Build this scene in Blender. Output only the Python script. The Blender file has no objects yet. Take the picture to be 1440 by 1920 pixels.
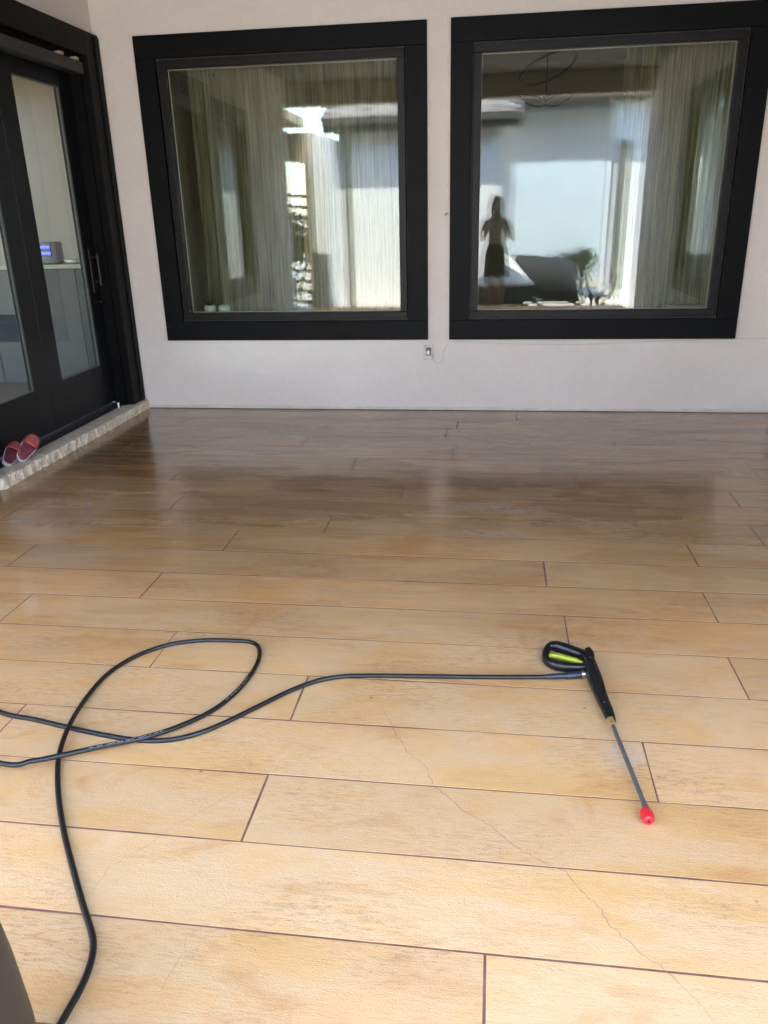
import bpy, bmesh, math, random
from mathutils import Vector, Matrix, noise
random.seed(7)
S = bpy.context.scene
COL = S.collection
PI = math.pi
# ------------------------------------------------------------------ camera
PX = 1440.0; PY = 1920.0; FPX = 1481.3
PITCH, ROLL, YAW = 0.36113233, -0.0246655, -0.14170578
CAM = Vector((0, 0, 1.5))
_f = Vector((math.sin(YAW)*math.cos(PITCH), math.cos(YAW)*math.cos(PITCH), -math.sin(PITCH)))
_r = Vector((math.cos(YAW), -math.sin(YAW), 0)); _u = _r.cross(_f)
R2 = _r*math.cos(ROLL)+_u*math.sin(ROLL); U2 = -_r*math.sin(ROLL)+_u*math.cos(ROLL)
cd = bpy.data.cameras.new('camera'); cam = bpy.data.objects.new('camera', cd); COL.objects.link(cam)
cd.sensor_fit = 'VERTICAL'; cd.sensor_height = 24; cd.sensor_width = 18; cd.lens = FPX/PY*24
cd.clip_start = 0.02; cd.clip_end = 5000
M = Matrix((R2, U2, -_f)).transposed().to_4x4(); M.translation = CAM; cam.matrix_world = M
S.camera = cam
# ------------------------------------------------------------------ world, sun, exposure
SUN_EL = math.radians(64); SUN_AZ = math.radians(28)      # azimuth from +Y towards +X
w = bpy.data.worlds.new('World'); S.world = w; w.use_nodes = True
nt = w.node_tree; bg = nt.nodes['Background']
sky = nt.nodes.new('ShaderNodeTexSky'); sky.sky_type = 'NISHITA'; sky.sun_disc = False
sky.sun_elevation = SUN_EL; sky.sun_rotation = SUN_AZ
sky.air_density = 1.0; sky.dust_density = .9; sky.ozone_density = 1.0
nt.links.new(sky.outputs[0], bg.inputs[0]); bg.inputs[1].default_value = 0.15
sl = bpy.data.lights.new('sun', 'SUN'); sl.energy = 2.1; sl.angle = math.radians(0.5); sl.color = (1, .95, .86)
so = bpy.data.objects.new('sun', sl); COL.objects.link(so)
tos = Vector((math.sin(SUN_AZ)*math.cos(SUN_EL), math.cos(SUN_AZ)*math.cos(SUN_EL), math.sin(SUN_EL)))
so.rotation_euler = tos.to_track_quat('Z', 'Y').to_euler(); so.location = (3, 5, 12)
vs = S.view_settings; vs.view_transform = 'Standard'; vs.look = 'None'; vs.exposure = 4.87; vs.gamma = 1
vs.use_curve_mapping = False
cy = S.cycles
cy.max_bounces = 12; cy.diffuse_bounces = 5; cy.glossy_bounces = 6; cy.transparent_max_bounces = 24
cy.transmission_bounces = 6; cy.caustics_reflective = False; cy.caustics_refractive = False
cy.sample_clamp_indirect = 6; cy.use_denoising = True; cy.use_guiding = True; cy.use_adaptive_sampling = False

def ray(px, py):
    return R2*((px-PX/2)/FPX) - U2*((py-PY/2)/FPX) + _f
def at(px, py, z=0.0):
    d = ray(px, py); return CAM + d*((z-CAM.z)/d.z)
def aty(px, py, y):
    d = ray(px, py); return CAM + d*((y-CAM.y)/d.y)
def atx(px, py, x):
    d = ray(px, py); return CAM + d*((x-CAM.x)/d.x)

# ------------------------------------------------------------------ materials
MATS = {}
def mat(name, col=(.5,.5,.5), rough=.6, metal=0, **k):
    if name in MATS: return MATS[name]
    m = bpy.data.materials.new(name); m.use_nodes = True; MATS[name] = m
    b = m.node_tree.nodes['Principled BSDF']
    b.inputs['Base Color'].default_value = (*col, 1); b.inputs['Roughness'].default_value = rough
    b.inputs['Metallic'].default_value = metal
    for q, v in k.items():
        b.inputs[q.replace('_', ' ')].default_value = v
    return m
def N(m, t): return m.node_tree.nodes.new(t)
def L(m, a, b): m.node_tree.links.new(a, b)
def ramp(m, fac, stops):
    r = N(m, 'ShaderNodeValToRGB'); L(m, fac, r.inputs[0])
    e = r.color_ramp.elements
    while len(e) < len(stops): e.new(.5)
    for i, (p, c) in enumerate(stops):
        e[i].position = p; e[i].color = (*c, 1) if len(c) == 3 else c
    return r
def noise_n(m, scale, detail=4, rough=.55, vec=None, dist=0):
    n = N(m, 'ShaderNodeTexNoise'); n.inputs['Scale'].default_value = scale
    n.inputs['Detail'].default_value = detail; n.inputs['Roughness'].default_value = rough
    n.inputs['Distortion'].default_value = dist
    if vec is not None: L(m, vec, n.inputs['Vector'])
    return n
def objvec(m, scale=(1,1,1), world=False):
    tc = N(m, 'ShaderNodeNewGeometry' if world else 'ShaderNodeTexCoord')
    mp = N(m, 'ShaderNodeMapping'); mp.inputs['Scale'].default_value = scale
    L(m, tc.outputs['Position' if world else 'Object'], mp.inputs[0]); return mp.outputs[0]
def mixc(m, a, b, fac, mode='MIX'):
    x = N(m, 'ShaderNodeMix'); x.data_type = 'RGBA'; x.blend_type = mode
    for s, v in ((x.inputs[6], a), (x.inputs[7], b), (x.inputs[0], fac)):
        if hasattr(v, 'is_output'): L(m, v, s)
        elif isinstance(v, (int, float)): s.default_value = v
        else: s.default_value = (*v, 1)
    return x.outputs[2]
def mth(m, op, a, b=None, c=None, clamp=False):
    x = N(m, 'ShaderNodeMath'); x.operation = op; x.use_clamp = clamp
    for i, v in enumerate((a, b, c)):
        if v is None: continue
        if hasattr(v, 'is_output'): L(m, v, x.inputs[i])
        else: x.inputs[i].default_value = v
    return x.outputs[0]
def bump(m, h, strength=.3, dist=.01, prev=None):
    b = N(m, 'ShaderNodeBump'); b.inputs['Strength'].default_value = strength; b.inputs['Distance'].default_value = dist
    L(m, h, b.inputs['Height'])
    if prev is not None: L(m, prev, b.inputs['Normal'])
    return b.outputs[0]
def noisy(name, c1, c2, scale, rough=.6, bs=.2, bscale=None, bd=.004, metal=0, world=True, detail=5, **k):
    if name in MATS: return MATS[name]
    m = mat(name, c1, rough, metal, **k); b = m.node_tree.nodes['Principled BSDF']
    v = objvec(m, world=world); n = noise_n(m, scale, detail, vec=v)
    r = ramp(m, n.outputs[0], [(.3, c1), (.7, c2)]); L(m, r.outputs[0], b.inputs['Base Color'])
    if bs:
        n2 = noise_n(m, bscale or scale*5, 4, vec=v); L(m, bump(m, n2.outputs[0], bs, bd), b.inputs['Normal'])
    return m

def stucco(name, c1, c2):
    m = mat(name, c1, .85); b = m.node_tree.nodes['Principled BSDF']
    v = objvec(m, world=True)
    n = noise_n(m, 1.3, 6, .6, v); n2 = noise_n(m, 38, 5, .65, v); n3 = noise_n(m, 140, 3, .5, v)
    r = ramp(m, n.outputs[0], [(.3, c1), (.7, c2)])
    r2 = ramp(m, n2.outputs[0], [(.30, (.955,.95,.945)), (.62, (1,1,1))])
    L(m, mixc(m, r.outputs[0], r2.outputs[0], 1.0, 'MULTIPLY'), b.inputs['Base Color'])
    nn = bump(m, n2.outputs[0], .25, .006); nn = bump(m, n3.outputs[0], .35, .003, nn); L(m, nn, b.inputs['Normal'])
    return m
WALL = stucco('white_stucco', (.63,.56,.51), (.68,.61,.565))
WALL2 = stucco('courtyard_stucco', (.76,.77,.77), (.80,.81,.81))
BLACK = noisy('black_paint', (.0028,.0027,.0029), (.0048,.0045,.0045), 9, .5, .18, 220, .001, Specular_IOR_Level=.10)
SASH = noisy('dark_bronze_sash', (.0055,.0042,.0038), (.008,.006,.0055), 14, .45, .1, 200, .001, Specular_IOR_Level=.2)
DDOOR = noisy('black_door_paint', (.0035,.0038,.0045), (.0055,.006,.007), 7, .42, .12, 150, .001, Specular_IOR_Level=.25)
GROUT = noisy('brown_joint_fill', (.15,.058,.038), (.30,.145,.09), 13, .8, .3, 300, .002)
STONE = noisy('chiselled_travertine', (.55,.43,.31), (.78,.65,.50), 16, .85, .7, 60, .012, detail=8)
CEIL = noisy('stained_soffit', (.10,.085,.07), (.13,.11,.09), 3, .7, .1, 80, .002)
PLAST = noisy('grey_plastic', (.010,.010,.010), (.016,.016,.016), 20, .45, .1, 300, .0005)
RUB = noisy('hose_rubber', (.006,.006,.006), (.012,.0115,.011), 60, .42, .15, 700, .0006)
GUNP = noisy('gun_plastic', (.004,.004,.0045), (.008,.008,.0085), 30, .38, .15, 600, .0006)
BRASS = mat('brass', (.62,.45,.17), .3, .7); STEEL = noisy('worn_steel', (.13,.135,.14), (.20,.205,.21), 60, .38, .1, 400, .0003, metal=.55)
GREEN = noisy('lime_plastic', (.34,.37,.02), (.40,.43,.03), 30, .45, 0)
RED = noisy('red_plastic', (.62,.012,.02), (.72,.02,.03), 30, .4, 0)
WHITEP = mat('white_plastic', (.72,.72,.70), .4)
GALV = noisy('metal_plate', (.26,.25,.22), (.33,.32,.28), 30, .35, .1, metal=.6)
TRIMW = noisy('painted_bead', (.50,.455,.40), (.62,.575,.52), 9, .55, .3, 60, .003)
PRINT = mat('white_print', (.55,.55,.55), .6)
INTW = noisy('interior_plaster', (.32,.275,.205), (.36,.31,.235), 2, .85, .05, 60, .001)
CAB = noisy('grey_cabinet', (.058,.050,.046), (.070,.061,.056), 4, .5, .05)
CTOP = mat('pale_countertop', (.36,.32,.26), .4)
DARKI = mat('dark_recess', (.012,.011,.01), .5)
INTFL = noisy('interior_floor', (.16,.12,.08), (.2,.15,.1), 3, .35, .05)

def glass_mat(name, ior, tint, extra=0.0):
    m = bpy.data.materials.new(name); m.use_nodes = True; MATS[name] = m
    t = m.node_tree; t.nodes.remove(t.nodes['Principled BSDF']); out = t.nodes['Material Output']
    tr = N(m, 'ShaderNodeBsdfTransparent'); tr.inputs[0].default_value = (*tint, 1)
    gl = N(m, 'ShaderNodeBsdfGlossy'); gl.inputs['Roughness'].default_value = 0.0; gl.inputs[0].default_value = (.92,.955,.98,1)
    fr = N(m, 'ShaderNodeFresnel'); fr.inputs[0].default_value = ior
    mx = N(m, 'ShaderNodeMixShader'); gg = N(m, 'ShaderNodeNewGeometry')   # each pane reflects on the side the ray enters (no inner total reflection)
    L(m, mth(m, 'MULTIPLY', fr.outputs[0], mth(m, 'SUBTRACT', 1.0, gg.outputs['Backfacing'])), mx.inputs[0]); L(m, tr.outputs[0], mx.inputs[1]); L(m, gl.outputs[0], mx.inputs[2])
    L(m, mx.outputs[0], out.inputs[0]); return m
GLASS = glass_mat('coated_glass', 1.58, (.93,.95,.915))
GLASSD = glass_mat('door_glass', 1.24, (.95,.96,.94))

def cloth(name, c1, c2, transl=.35, transp=.0):
    m = bpy.data.materials.new(name); m.use_nodes = True; MATS[name] = m
    t = m.node_tree; t.nodes.remove(t.nodes['Principled BSDF']); out = t.nodes['Material Output']
    v = objvec(m, (60,60,2), world=True); n = noise_n(m, 1.0, 4, .6, v)  # vertical colour stripes paint in the shade of the folds
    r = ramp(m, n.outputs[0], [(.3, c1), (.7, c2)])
    d = N(m, 'ShaderNodeBsdfDiffuse'); tl = N(m, 'ShaderNodeBsdfTranslucent'); tp = N(m, 'ShaderNodeBsdfTransparent')
    L(m, r.outputs[0], d.inputs[0]); L(m, r.outputs[0], tl.inputs[0])
    a = N(m, 'ShaderNodeMixShader'); a.inputs[0].default_value = transl; L(m, d.outputs[0], a.inputs[1]); L(m, tl.outputs[0], a.inputs[2])
    b = N(m, 'ShaderNodeMixShader'); b.inputs[0].default_value = transp; L(m, a.outputs[0], b.inputs[1]); L(m, tp.outputs[0], b.inputs[2])
    L(m, b.outputs[0], out.inputs[0]); return m
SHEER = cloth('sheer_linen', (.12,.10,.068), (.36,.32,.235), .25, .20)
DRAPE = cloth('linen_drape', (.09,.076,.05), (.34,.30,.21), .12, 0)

# floor material : stamped concrete planks, wet near the house
def floor_mat():
    m = mat('stamped_plank_concrete', (.5,.35,.2), .6); b = m.node_tree.nodes['Principled BSDF']
    geo = N(m, 'ShaderNodeNewGeometry'); oi = N(m, 'ShaderNodeObjectInfo')
    add = N(m, 'ShaderNodeVectorMath'); add.operation = 'MULTIPLY_ADD'
    rnd = N(m, 'ShaderNodeCombineXYZ'); L(m, oi.outputs['Random'], rnd.inputs[0]); L(m, oi.outputs['Random'], rnd.inputs[2])
    L(m, rnd.outputs[0], add.inputs[0]); add.inputs[1].default_value = (37, 0, 11); L(m, geo.outputs['Position'], add.inputs[2])
    def mp(vec, sc):
        q = N(m, 'ShaderNodeMapping'); q.inputs['Scale'].default_value = sc; L(m, vec, q.inputs[0]); return q.outputs[0]
    v = add.outputs[0]; wv = geo.outputs['Position']
    big = noise_n(m, 1.0, 5, .62, mp(v, (1.5,4.2,1)), .5)
    blot = noise_n(m, 1.0, 6, .65, mp(v, (3.2,7.5,1)), .8)
    grain = noise_n(m, 1.0, 7, .72, mp(v, (22,140,1)), .25)
    fine = noise_n(m, 1.0, 5, .7, mp(v, (190,330,1)))
    c = ramp(m, big.outputs[0], [(.28, (.75,.40,.145)), (.42, (.79,.45,.180)), (.52, (.79,.495,.245)), (.62, (.79,.465,.205)), (.76, (.76,.40,.14))]).outputs[0]
    c2 = ramp(m, blot.outputs[0], [(.30, (.84,.70,.56)), (.46, (1,1,1)), (.62, (1.0,.985,.95)), (.74, (.93,.86,.76))]).outputs[0]
    c = mixc(m, c, c2, .8, 'MULTIPLY')
    # speckled wood grain, stronger in patches
    gm = ramp(m, grain.outputs[0], [(.42, (1,1,1)), (.52, (0,0,0))]).outputs[0]
    pt = ramp(m, noise_n(m, 1.0, 3, .5, mp(wv, (1.7,3.0,1)), .3).outputs[0], [(.45, (.10,.10,.10)), (.66, (1,1,1))]).outputs[0]
    fm = ramp(m, fine.outputs[0], [(.42, (1,1,1)), (.52, (0,0,0))]).outputs[0]
    gfac = mth(m, 'MULTIPLY', mth(m, 'MULTIPLY', gm, pt), mth(m, 'MULTIPLY_ADD', fm, .65, .35))
    c = mixc(m, c, (.40,.18,.075), mth(m, 'MULTIPLY', gfac, .85))
    # plank to plank tone
    tone = ramp(m, oi.outputs['Random'], [(0, (.90,.88,.85)), (.35, (1,1,1)), (.65, (1,.95,.88)), (1, (.96,.985,1.0))]).outputs[0]
    c = mixc(m, c, tone, 1, 'MULTIPLY')
    # small dark specks
    vo = N(m, 'ShaderNodeTexVoronoi'); vo.inputs['Scale'].default_value = 4.2; L(m, wv, vo.inputs['Vector'])
    sp = ramp(m, vo.outputs['Distance'], [(.012, (1,1,1)), (.028, (0,0,0))]).outputs[0]
    c = mixc(m, c, (.13,.075,.05), mth(m, 'MULTIPLY', sp, .75))
    # wet film : soaked nearer the house; its darkening also paints in light falloff
    sx = N(m, 'ShaderNodeSeparateXYZ'); L(m, wv, sx.inputs[0])
    wn = noise_n(m, 1.0, 5, .6, mp(wv, (.55,1.6,1)), .8)
    wy = mth(m, 'ADD', sx.outputs[1], mth(m, 'MULTIPLY_ADD', wn.outputs[0], 2.2, -1.1))
    wet = N(m, 'ShaderNodeMapRange'); wet.interpolation_type = 'SMOOTHSTEP'; L(m, wy, wet.inputs[0])
    wet.inputs[1].default_value = 1.5; wet.inputs[2].default_value = 5.0; wet = wet.outputs[0]
    c = mixc(m, c, mixc(m, c, (.50,.47,.46), 1, 'MULTIPLY'), wet)
    pn = noise_n(m, 1.0, 4, .55, mp(wv, (1.1,3.4,1)), .35)       # standing film with crisp edges
    pud = ramp(m, pn.outputs[0], [(.505, (0,0,0)), (.53, (1,1,1))]).outputs[0]
    pud = mth(m, 'MULTIPLY', pud, wet)
    c = mixc(m, c, mixc(m, c, (.80,.75,.70), 1, 'MULTIPLY'), pud)
    streak = ramp(m, noise_n(m, 1.0, 5, .7, mp(wv, (1.3,26,1)), .2).outputs[0], [(.38, (.80,.77,.74)), (.62, (1.08,1.06,1.04))]).outputs[0]
    c = mixc(m, c, mixc(m, c, streak, 1, 'MULTIPLY'), wet)
    # stains : rusty and milky residue where water dried; some dark ones paint in reflected frames
    def spot(x, y, rx, ry, k=1.0):
        s = N(m, 'ShaderNodeVectorMath'); s.operation = 'SUBTRACT'; L(m, wv, s.inputs[0]); s.inputs[1].default_value = (x, y, 0)
        s2 = N(m, 'ShaderNodeVectorMath'); s2.operation = 'MULTIPLY'; L(m, s.outputs[0], s2.inputs[0]); s2.inputs[1].default_value = (1/rx, 1/ry, 0)
        ln = N(m, 'ShaderNodeVectorMath'); ln.operation = 'LENGTH'; L(m, s2.outputs[0], ln.inputs[0])
        e = mth(m, 'ADD', ln.outputs['Value'], mth(m, 'MULTIPLY_ADD', blot.outputs[0], 2.4, -1.2))
        mr = N(m, 'ShaderNodeMapRange'); L(m, e, mr.inputs[0]); mr.inputs[1].default_value = 1.1; mr.inputs[2].default_value = .35
        return mth(m, 'MULTIPLY', mr.outputs[0], k)
    c = mixc(m, c, (.20,.095,.035), spot(.0, 4.42, .40, .13, .75))
    c = mixc(m, c, (.17,.095,.04), spot(-1.05, 4.47, .46, .09, .65))  # dark band paints in the mirrored lower frame of the left window
    c = mixc(m, c, (.20,.115,.04), spot(1.0, 4.42, .28, .09, .55))
    c = mixc(m, c, (.19,.12,.055), spot(-2.5, 5.0, .35, .5, .5))
    milk = ramp(m, noise_n(m, 1.0, 7, .7, mp(wv, (16,26,1)), 1.0).outputs[0], [(.42, (0,0,0)), (.6, (1,1,1))]).outputs[0]
    c = mixc(m, c, (.62,.55,.53), mth(m, 'MULTIPLY', spot(.07, 4.02, .30, .12, .45), milk))
    c = mixc(m, c, (.66,.58,.52), mth(m, 'MULTIPLY', spot(.42, 1.98, .07, .07, .55), milk))
    c = mixc(m, c, (.60,.54,.50), mth(m, 'MULTIPLY', spot(.0, 3.67, .22, .05, .35), milk))
    L(m, c, b.inputs['Base Color'])
    rr = mth(m, 'MULTIPLY_ADD', blot.outputs[0], .18, .48)
    wr = mth(m, 'MULTIPLY_ADD', grain.outputs[0], .16, .09)
    rmix = N(m, 'ShaderNodeMix'); L(m, wet, rmix.inputs[0]); L(m, rr, rmix.inputs[2]); L(m, wr, rmix.inputs[3]); L(m, rmix.outputs[0], b.inputs['Roughness'])
    bstr = mth(m, 'MULTIPLY_ADD', wet, -.75, .95)
    bn = N(m, 'ShaderNodeBump'); bn.inputs['Distance'].default_value = .0010; L(m, bstr, bn.inputs['Strength'])
    hgt = mth(m, 'SUBTRACT', mth(m, 'MULTIPLY', grain.outputs[0], .8), mth(m, 'MULTIPLY', gfac, .15)); L(m, hgt, bn.inputs['Height'])
    f2 = N(m, 'ShaderNodeBump'); f2.inputs['Distance'].default_value = .0018; L(m, mth(m, 'MULTIPLY', bstr, .8), f2.inputs['Strength']); L(m, fine.outputs[0], f2.inputs['Height']); L(m, bn.outputs[0], f2.inputs['Normal'])
    L(m, f2.outputs[0], b.inputs['Normal'])
    b.inputs['Specular IOR Level'].default_value = .5
    cw = N(m, 'ShaderNodeMix'); cw.data_type = 'FLOAT'; L(m, wet, cw.inputs[0]); cw.inputs[2].default_value = 0.0; cw.inputs[3].default_value = .55
    L(m, cw.outputs[0], b.inputs['Coat Weight']); b.inputs['Coat Roughness'].default_value = .10; b.inputs['Coat IOR'].default_value = 1.33
    return m
FLOOR = floor_mat()

# ------------------------------------------------------------------ mesh helpers
def bm_new(): return bmesh.new()
def box(bm, x0, x1, y0, y1, z0, z1, bev=0.0):
    r = bmesh.ops.create_cube(bm, size=1)
    for v in r['verts']:
        v.co = Vector((x0+(v.co.x+.5)*(x1-x0), y0+(v.co.y+.5)*(y1-y0), z0+(v.co.z+.5)*(z1-z0)))
    if bev:
        es = list({e for v in r['verts'] for e in v.link_edges})
        bmesh.ops.bevel(bm, geom=es, offset=bev, segments=2, affect='EDGES', profile=.5)
    return bm
def cyl(bm, a, b, r0, r1=None, seg=20, cap=True):
    a = Vector(a); b = Vector(b); r1 = r0 if r1 is None else r1
    d = b-a; r = bmesh.ops.create_cone(bm, cap_ends=cap, segments=seg, radius1=r0, radius2=r1, depth=d.length)
    m_ = Matrix.Translation((a+b)/2) @ d.to_track_quat('Z', 'Y').to_matrix().to_4x4()
    bmesh.ops.transform(bm, matrix=m_, verts=r['verts']); return bm
def ball(bm, c, r, sc=(1,1,1), seg=16):
    q = bmesh.ops.create_uvsphere(bm, u_segments=seg, v_segments=max(8, seg*2//3), radius=r)
    for v in q['verts']: v.co = Vector((v.co.x*sc[0], v.co.y*sc[1], v.co.z*sc[2])) + Vector(c)
    return bm
def lathe(bm, c, prof, seg=28, sx=1, sy=1):
    rings = []
    for (r, z) in prof:
        rings.append([bm.verts.new((c[0]+r*sx*math.cos(2*PI*i/seg), c[1]+r*sy*math.sin(2*PI*i/seg), c[2]+z)) for i in range(seg)])
    for a, b in zip(rings, rings[1:]):
        for i in range(seg): bm.faces.new((a[i], a[(i+1)%seg], b[(i+1)%seg], b[i]))
    if prof[0][0] > 1e-5: bm.faces.new(rings[0][::-1])
    if prof[-1][0] > 1e-5: bm.faces.new(rings[-1])
    return bm
def obj(name, bm, m, parent=None, smooth=False, **props):
    if isinstance(bm, bmesh.types.BMesh):
        bmesh.ops.recalc_face_normals(bm, faces=bm.faces)
        me = bpy.data.meshes.new(name); bm.to_mesh(me); bm.free()
    else: me = bm
    if m is not None: me.materials.append(m)
    if smooth:
        for p in me.polygons: p.use_smooth = True
    o = bpy.data.objects.new(name, me); COL.objects.link(o)
    if parent is not None: o.parent = parent; o.matrix_parent_inverse = parent.matrix_basis.inverted()
    for k, v in props.items(): o[k] = v
    return o
def thing(name, label, cat, loc=(0,0,0), group=None):
    o = bpy.data.objects.new(name, None); COL.objects.link(o); o.location = loc; o.empty_display_size = .1
    o['label'] = label; o['category'] = cat
    if group: o['group'] = group
    return o
def shade_auto(o, ang=40):
    me = o.data; me.shade_smooth() if hasattr(me, 'shade_smooth') else None
    try: me.set_sharp_from_angle(angle=math.radians(ang))
    except Exception: pass
    return o
def wall_boxes(bm, axis, p0, p1, u0, u1, z0, z1, holes):
    """axis 'y': wall plane normal y between p0..p1, running in x from u0 to u1; holes = (ua,ub,za,zb) sorted in u"""
    def b(ua, ub, za, zb):
        if ub-ua < 1e-4 or zb-za < 1e-4: return
        if axis == 'y': box(bm, ua, ub, p0, p1, za, zb)
        else: box(bm, p0, p1, ua, ub, za, zb)
    u = u0
    for (ua, ub, za, zb) in sorted(holes):
        b(u, ua, z0, z1); b(ua, ub, z0, za); b(ua, ub, zb, z1); u = ub
    b(u, u1, z0, z1); return bm
def tube_mesh(bm, pts, r, seg=10):
    """round tube along pts, parallel transport"""
    n = len(pts); rings = []
    up = Vector((0,0,1))
    for i in range(n):
        t = (pts[min(i+1, n-1)]-pts[max(i-1, 0)]).normalized()
        s = t.cross(up)
        if s.length < 1e-4: s = Vector((1,0,0))
        s.normalize(); u = s.cross(t)
        rr = r(i/(n-1)) if callable(r) else r
        rings.append([bm.verts.new(pts[i]+(s*math.cos(2*PI*k/seg)+u*math.sin(2*PI*k/seg))*rr) for k in range(seg)])
    for a, b in zip(rings, rings[1:]):
        for k in range(seg): bm.faces.new((a[k], a[(k+1)%seg], b[(k+1)%seg], b[k]))
    bm.faces.new(rings[0][::-1]); bm.faces.new(rings[-1]); return bm
def spline(P, n=14):
    P = [Vector(p) for p in P]; Q = [P[0]*2-P[1]]+P+[P[-1]*2-P[-2]]; out = []
    for i in range(1, len(Q)-2):
        a, b, c, d = Q[i-1:i+3]
        for k in range(n):
            t = k/n
            out.append(.5*((2*b)+(c-a)*t+(2*a-5*b+4*c-d)*t*t+(3*b-a-3*c+d)*t**3))
    out.append(P[-1]); return out

YW = 6.28            # face of the photographed wall
XL = -2.96; XR = 2.10
# ------------------------------------------------------------------ ground and patio floor
def gz(x, y):
    base = -.19
    if y < -6.5:
        t = min(1, (-6.5-y)/32); base -= 4.6*t*t*(3-2*t)
        if y < -60: base += (1-math.cos(min(1, (-60-y)/240)*PI))*3.0 + noise.noise(Vector((x*.012, y*.012, 0)))*4*min(1, (-60-y)/60)
    return base
bm = bm_new()
xs = [-1500,-600,-300,-160,-90,-50,-30,-18,-10,-6,-3,0,3,6,10,18,30,50,90,160,300,600,1500]
ys = [1500,400,100,30,12,2,-1.5,-4,-6.5,-8,-10,-13,-16,-20,-25,-31,-38,-48,-60,-80,-110,-150,-220,-330,-600,-1500]
g = [[bm.verts.new((x, y, gz(x, y))) for x in xs] for y in ys]
for j in range(len(ys)-1):
    for i in range(len(xs)-1): bm.faces.new((g[j][i], g[j][i+1], g[j+1][i+1], g[j+1][i]))
gm_ = noisy('dry_ground', (.30,.25,.17), (.42,.36,.26), .35, .9, .4, 6, .05)
obj('ground', bm, gm_, kind='structure')
bm = bm_new(); box(bm, -4.4, 5.0, -6.0, -1.13, -.25, -.172)
obj('courtyard_paving', bm, noisy('pale_concrete', (.52,.47,.40), (.60,.55,.47), 2.5, .8, .2, 60, .003), kind='structure')

ROW0 = 1.272; RH = .2603
JO = {-1:[.015], 1:[-.61], 2:[.472,-1.511], 3:[-.61], 4:[.85], 5:[.303,-1.943], 6:[.884,-1.462], 7:[.25,-2.227], 8:[.929,-1.268],
      9:[-.828,-2.62], 10:[.742,-1.75], 11:[-.498,1.32], 12:[.50,-1.947], 13:[-.868,1.568], 15:[.828]}
bm = bm_new(); box(bm, -3.10, XR, -1.13, YW, -.24, -.0009)
pf = obj('patio_floor', bm, GROUT, kind='structure')
rj = random.Random(3)
for k in range(-9, 20):
    y0 = ROW0+k*RH; y1 = min(y0+RH, YW-.004)
    js = sorted(JO.get(k, [rj.uniform(-.4, .9)] if k != 0 else [-2.6]))
    while js[0] > -2.4: js.insert(0, js[0]-rj.uniform(1.9, 2.35))
    while js[-1] < 1.2: js.append(js[-1]+rj.uniform(1.9, 2.35))
    js = [j for j in js if -3.0 < j < 2.0]
    if k == 0: js = [-2.3]
    xe = [-3.10]+js+[XR]
    for a, b in zip(xe, xe[1:]):
        g_ = .0031 if y0 < 2.8 else .0040
        xa, xb, ya, yb = a+g_, b-g_, y0+g_, y1-g_
        if a == -3.10: xa = a
        if b == XR: xb = b
        n_ = 8; jt = lambda: rj.gauss(0, .0009)
        top = [(xa+(xb-xa)*i/n_, ya+jt()) for i in range(n_+1)] + [(xb+jt(), (ya+yb)/2)] + \
              [(xb-(xb-xa)*i/n_, yb+jt()) for i in range(n_+1)] + [(xa+jt(), (ya+yb)/2)]
        bm = bm_new()
        z1 = rj.uniform(-.0002, .0002)
        T = [bm.verts.new((p[0], p[1], z1)) for p in top]; B = [bm.verts.new((p[0], p[1], -.004)) for p in top]
        bm.faces.new(T)
        for i in range(len(T)): bm.faces.new((T[i], B[i], B[(i+1)%len(T)], T[(i+1)%len(T)]))
        obj('plank', bm, FLOOR, pf)
# hairline cracks
def crack(pts, wd, name='crack', seed=1):
    r_ = random.Random(seed); P = []
    for (a, b) in zip(pts, pts[1:]):
        A = at(*a); B = at(*b); n = max(3, int((B-A).length/.012))
        for i in range(n):
            t = i/n; p = A.lerp(B, t); s = (B-A).normalized().cross(Vector((0,0,1)))
            P.append(p+s*r_.gauss(0, .0022))
    P.append(at(*pts[-1])); bm = bm_new(); prev = None
    for i, p in enumerate(P):
        t = (P[min(i+1, len(P)-1)]-P[max(i-1, 0)]).normalized(); s = t.cross(Vector((0,0,1)))
        ww = wd*r_.uniform(.4, 1.2)*min(1, .25+8*min(i, len(P)-1-i)/len(P))
        a = bm.verts.new(p+s*ww+Vector((0,0,.0007))); b = bm.verts.new(p-s*ww+Vector((0,0,.0007)))
        if prev: bm.faces.new((prev[0], a, b, prev[1]))
        prev = (a, b)
    obj(name, bm, mat('crack_brown', (.34,.20,.11), .9), pf)  # cracks drawn as thin brown ribbons just above the planks
crack([(712,1318),(722,1335),(738,1368),(765,1412),(800,1440),(812,1472),(836,1492),(868,1520),(915,1545),(965,1588),(1010,1612),(1060,1635),(1120,1700),(1150,1742),(1210,1795),(1250,1820),(1300,1870),(1345,1920)], .0008, seed=4)
crack([(150,1690),(188,1650),(205,1628),(238,1605),(270,1590),(300,1570),(330,1545),(368,1528),(430,1490),(470,1468)], .0005, seed=9)
crack([(300,1862),(322,1820),(345,1785),(352,1755),(385,1735)], .0004, seed=12)

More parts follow.
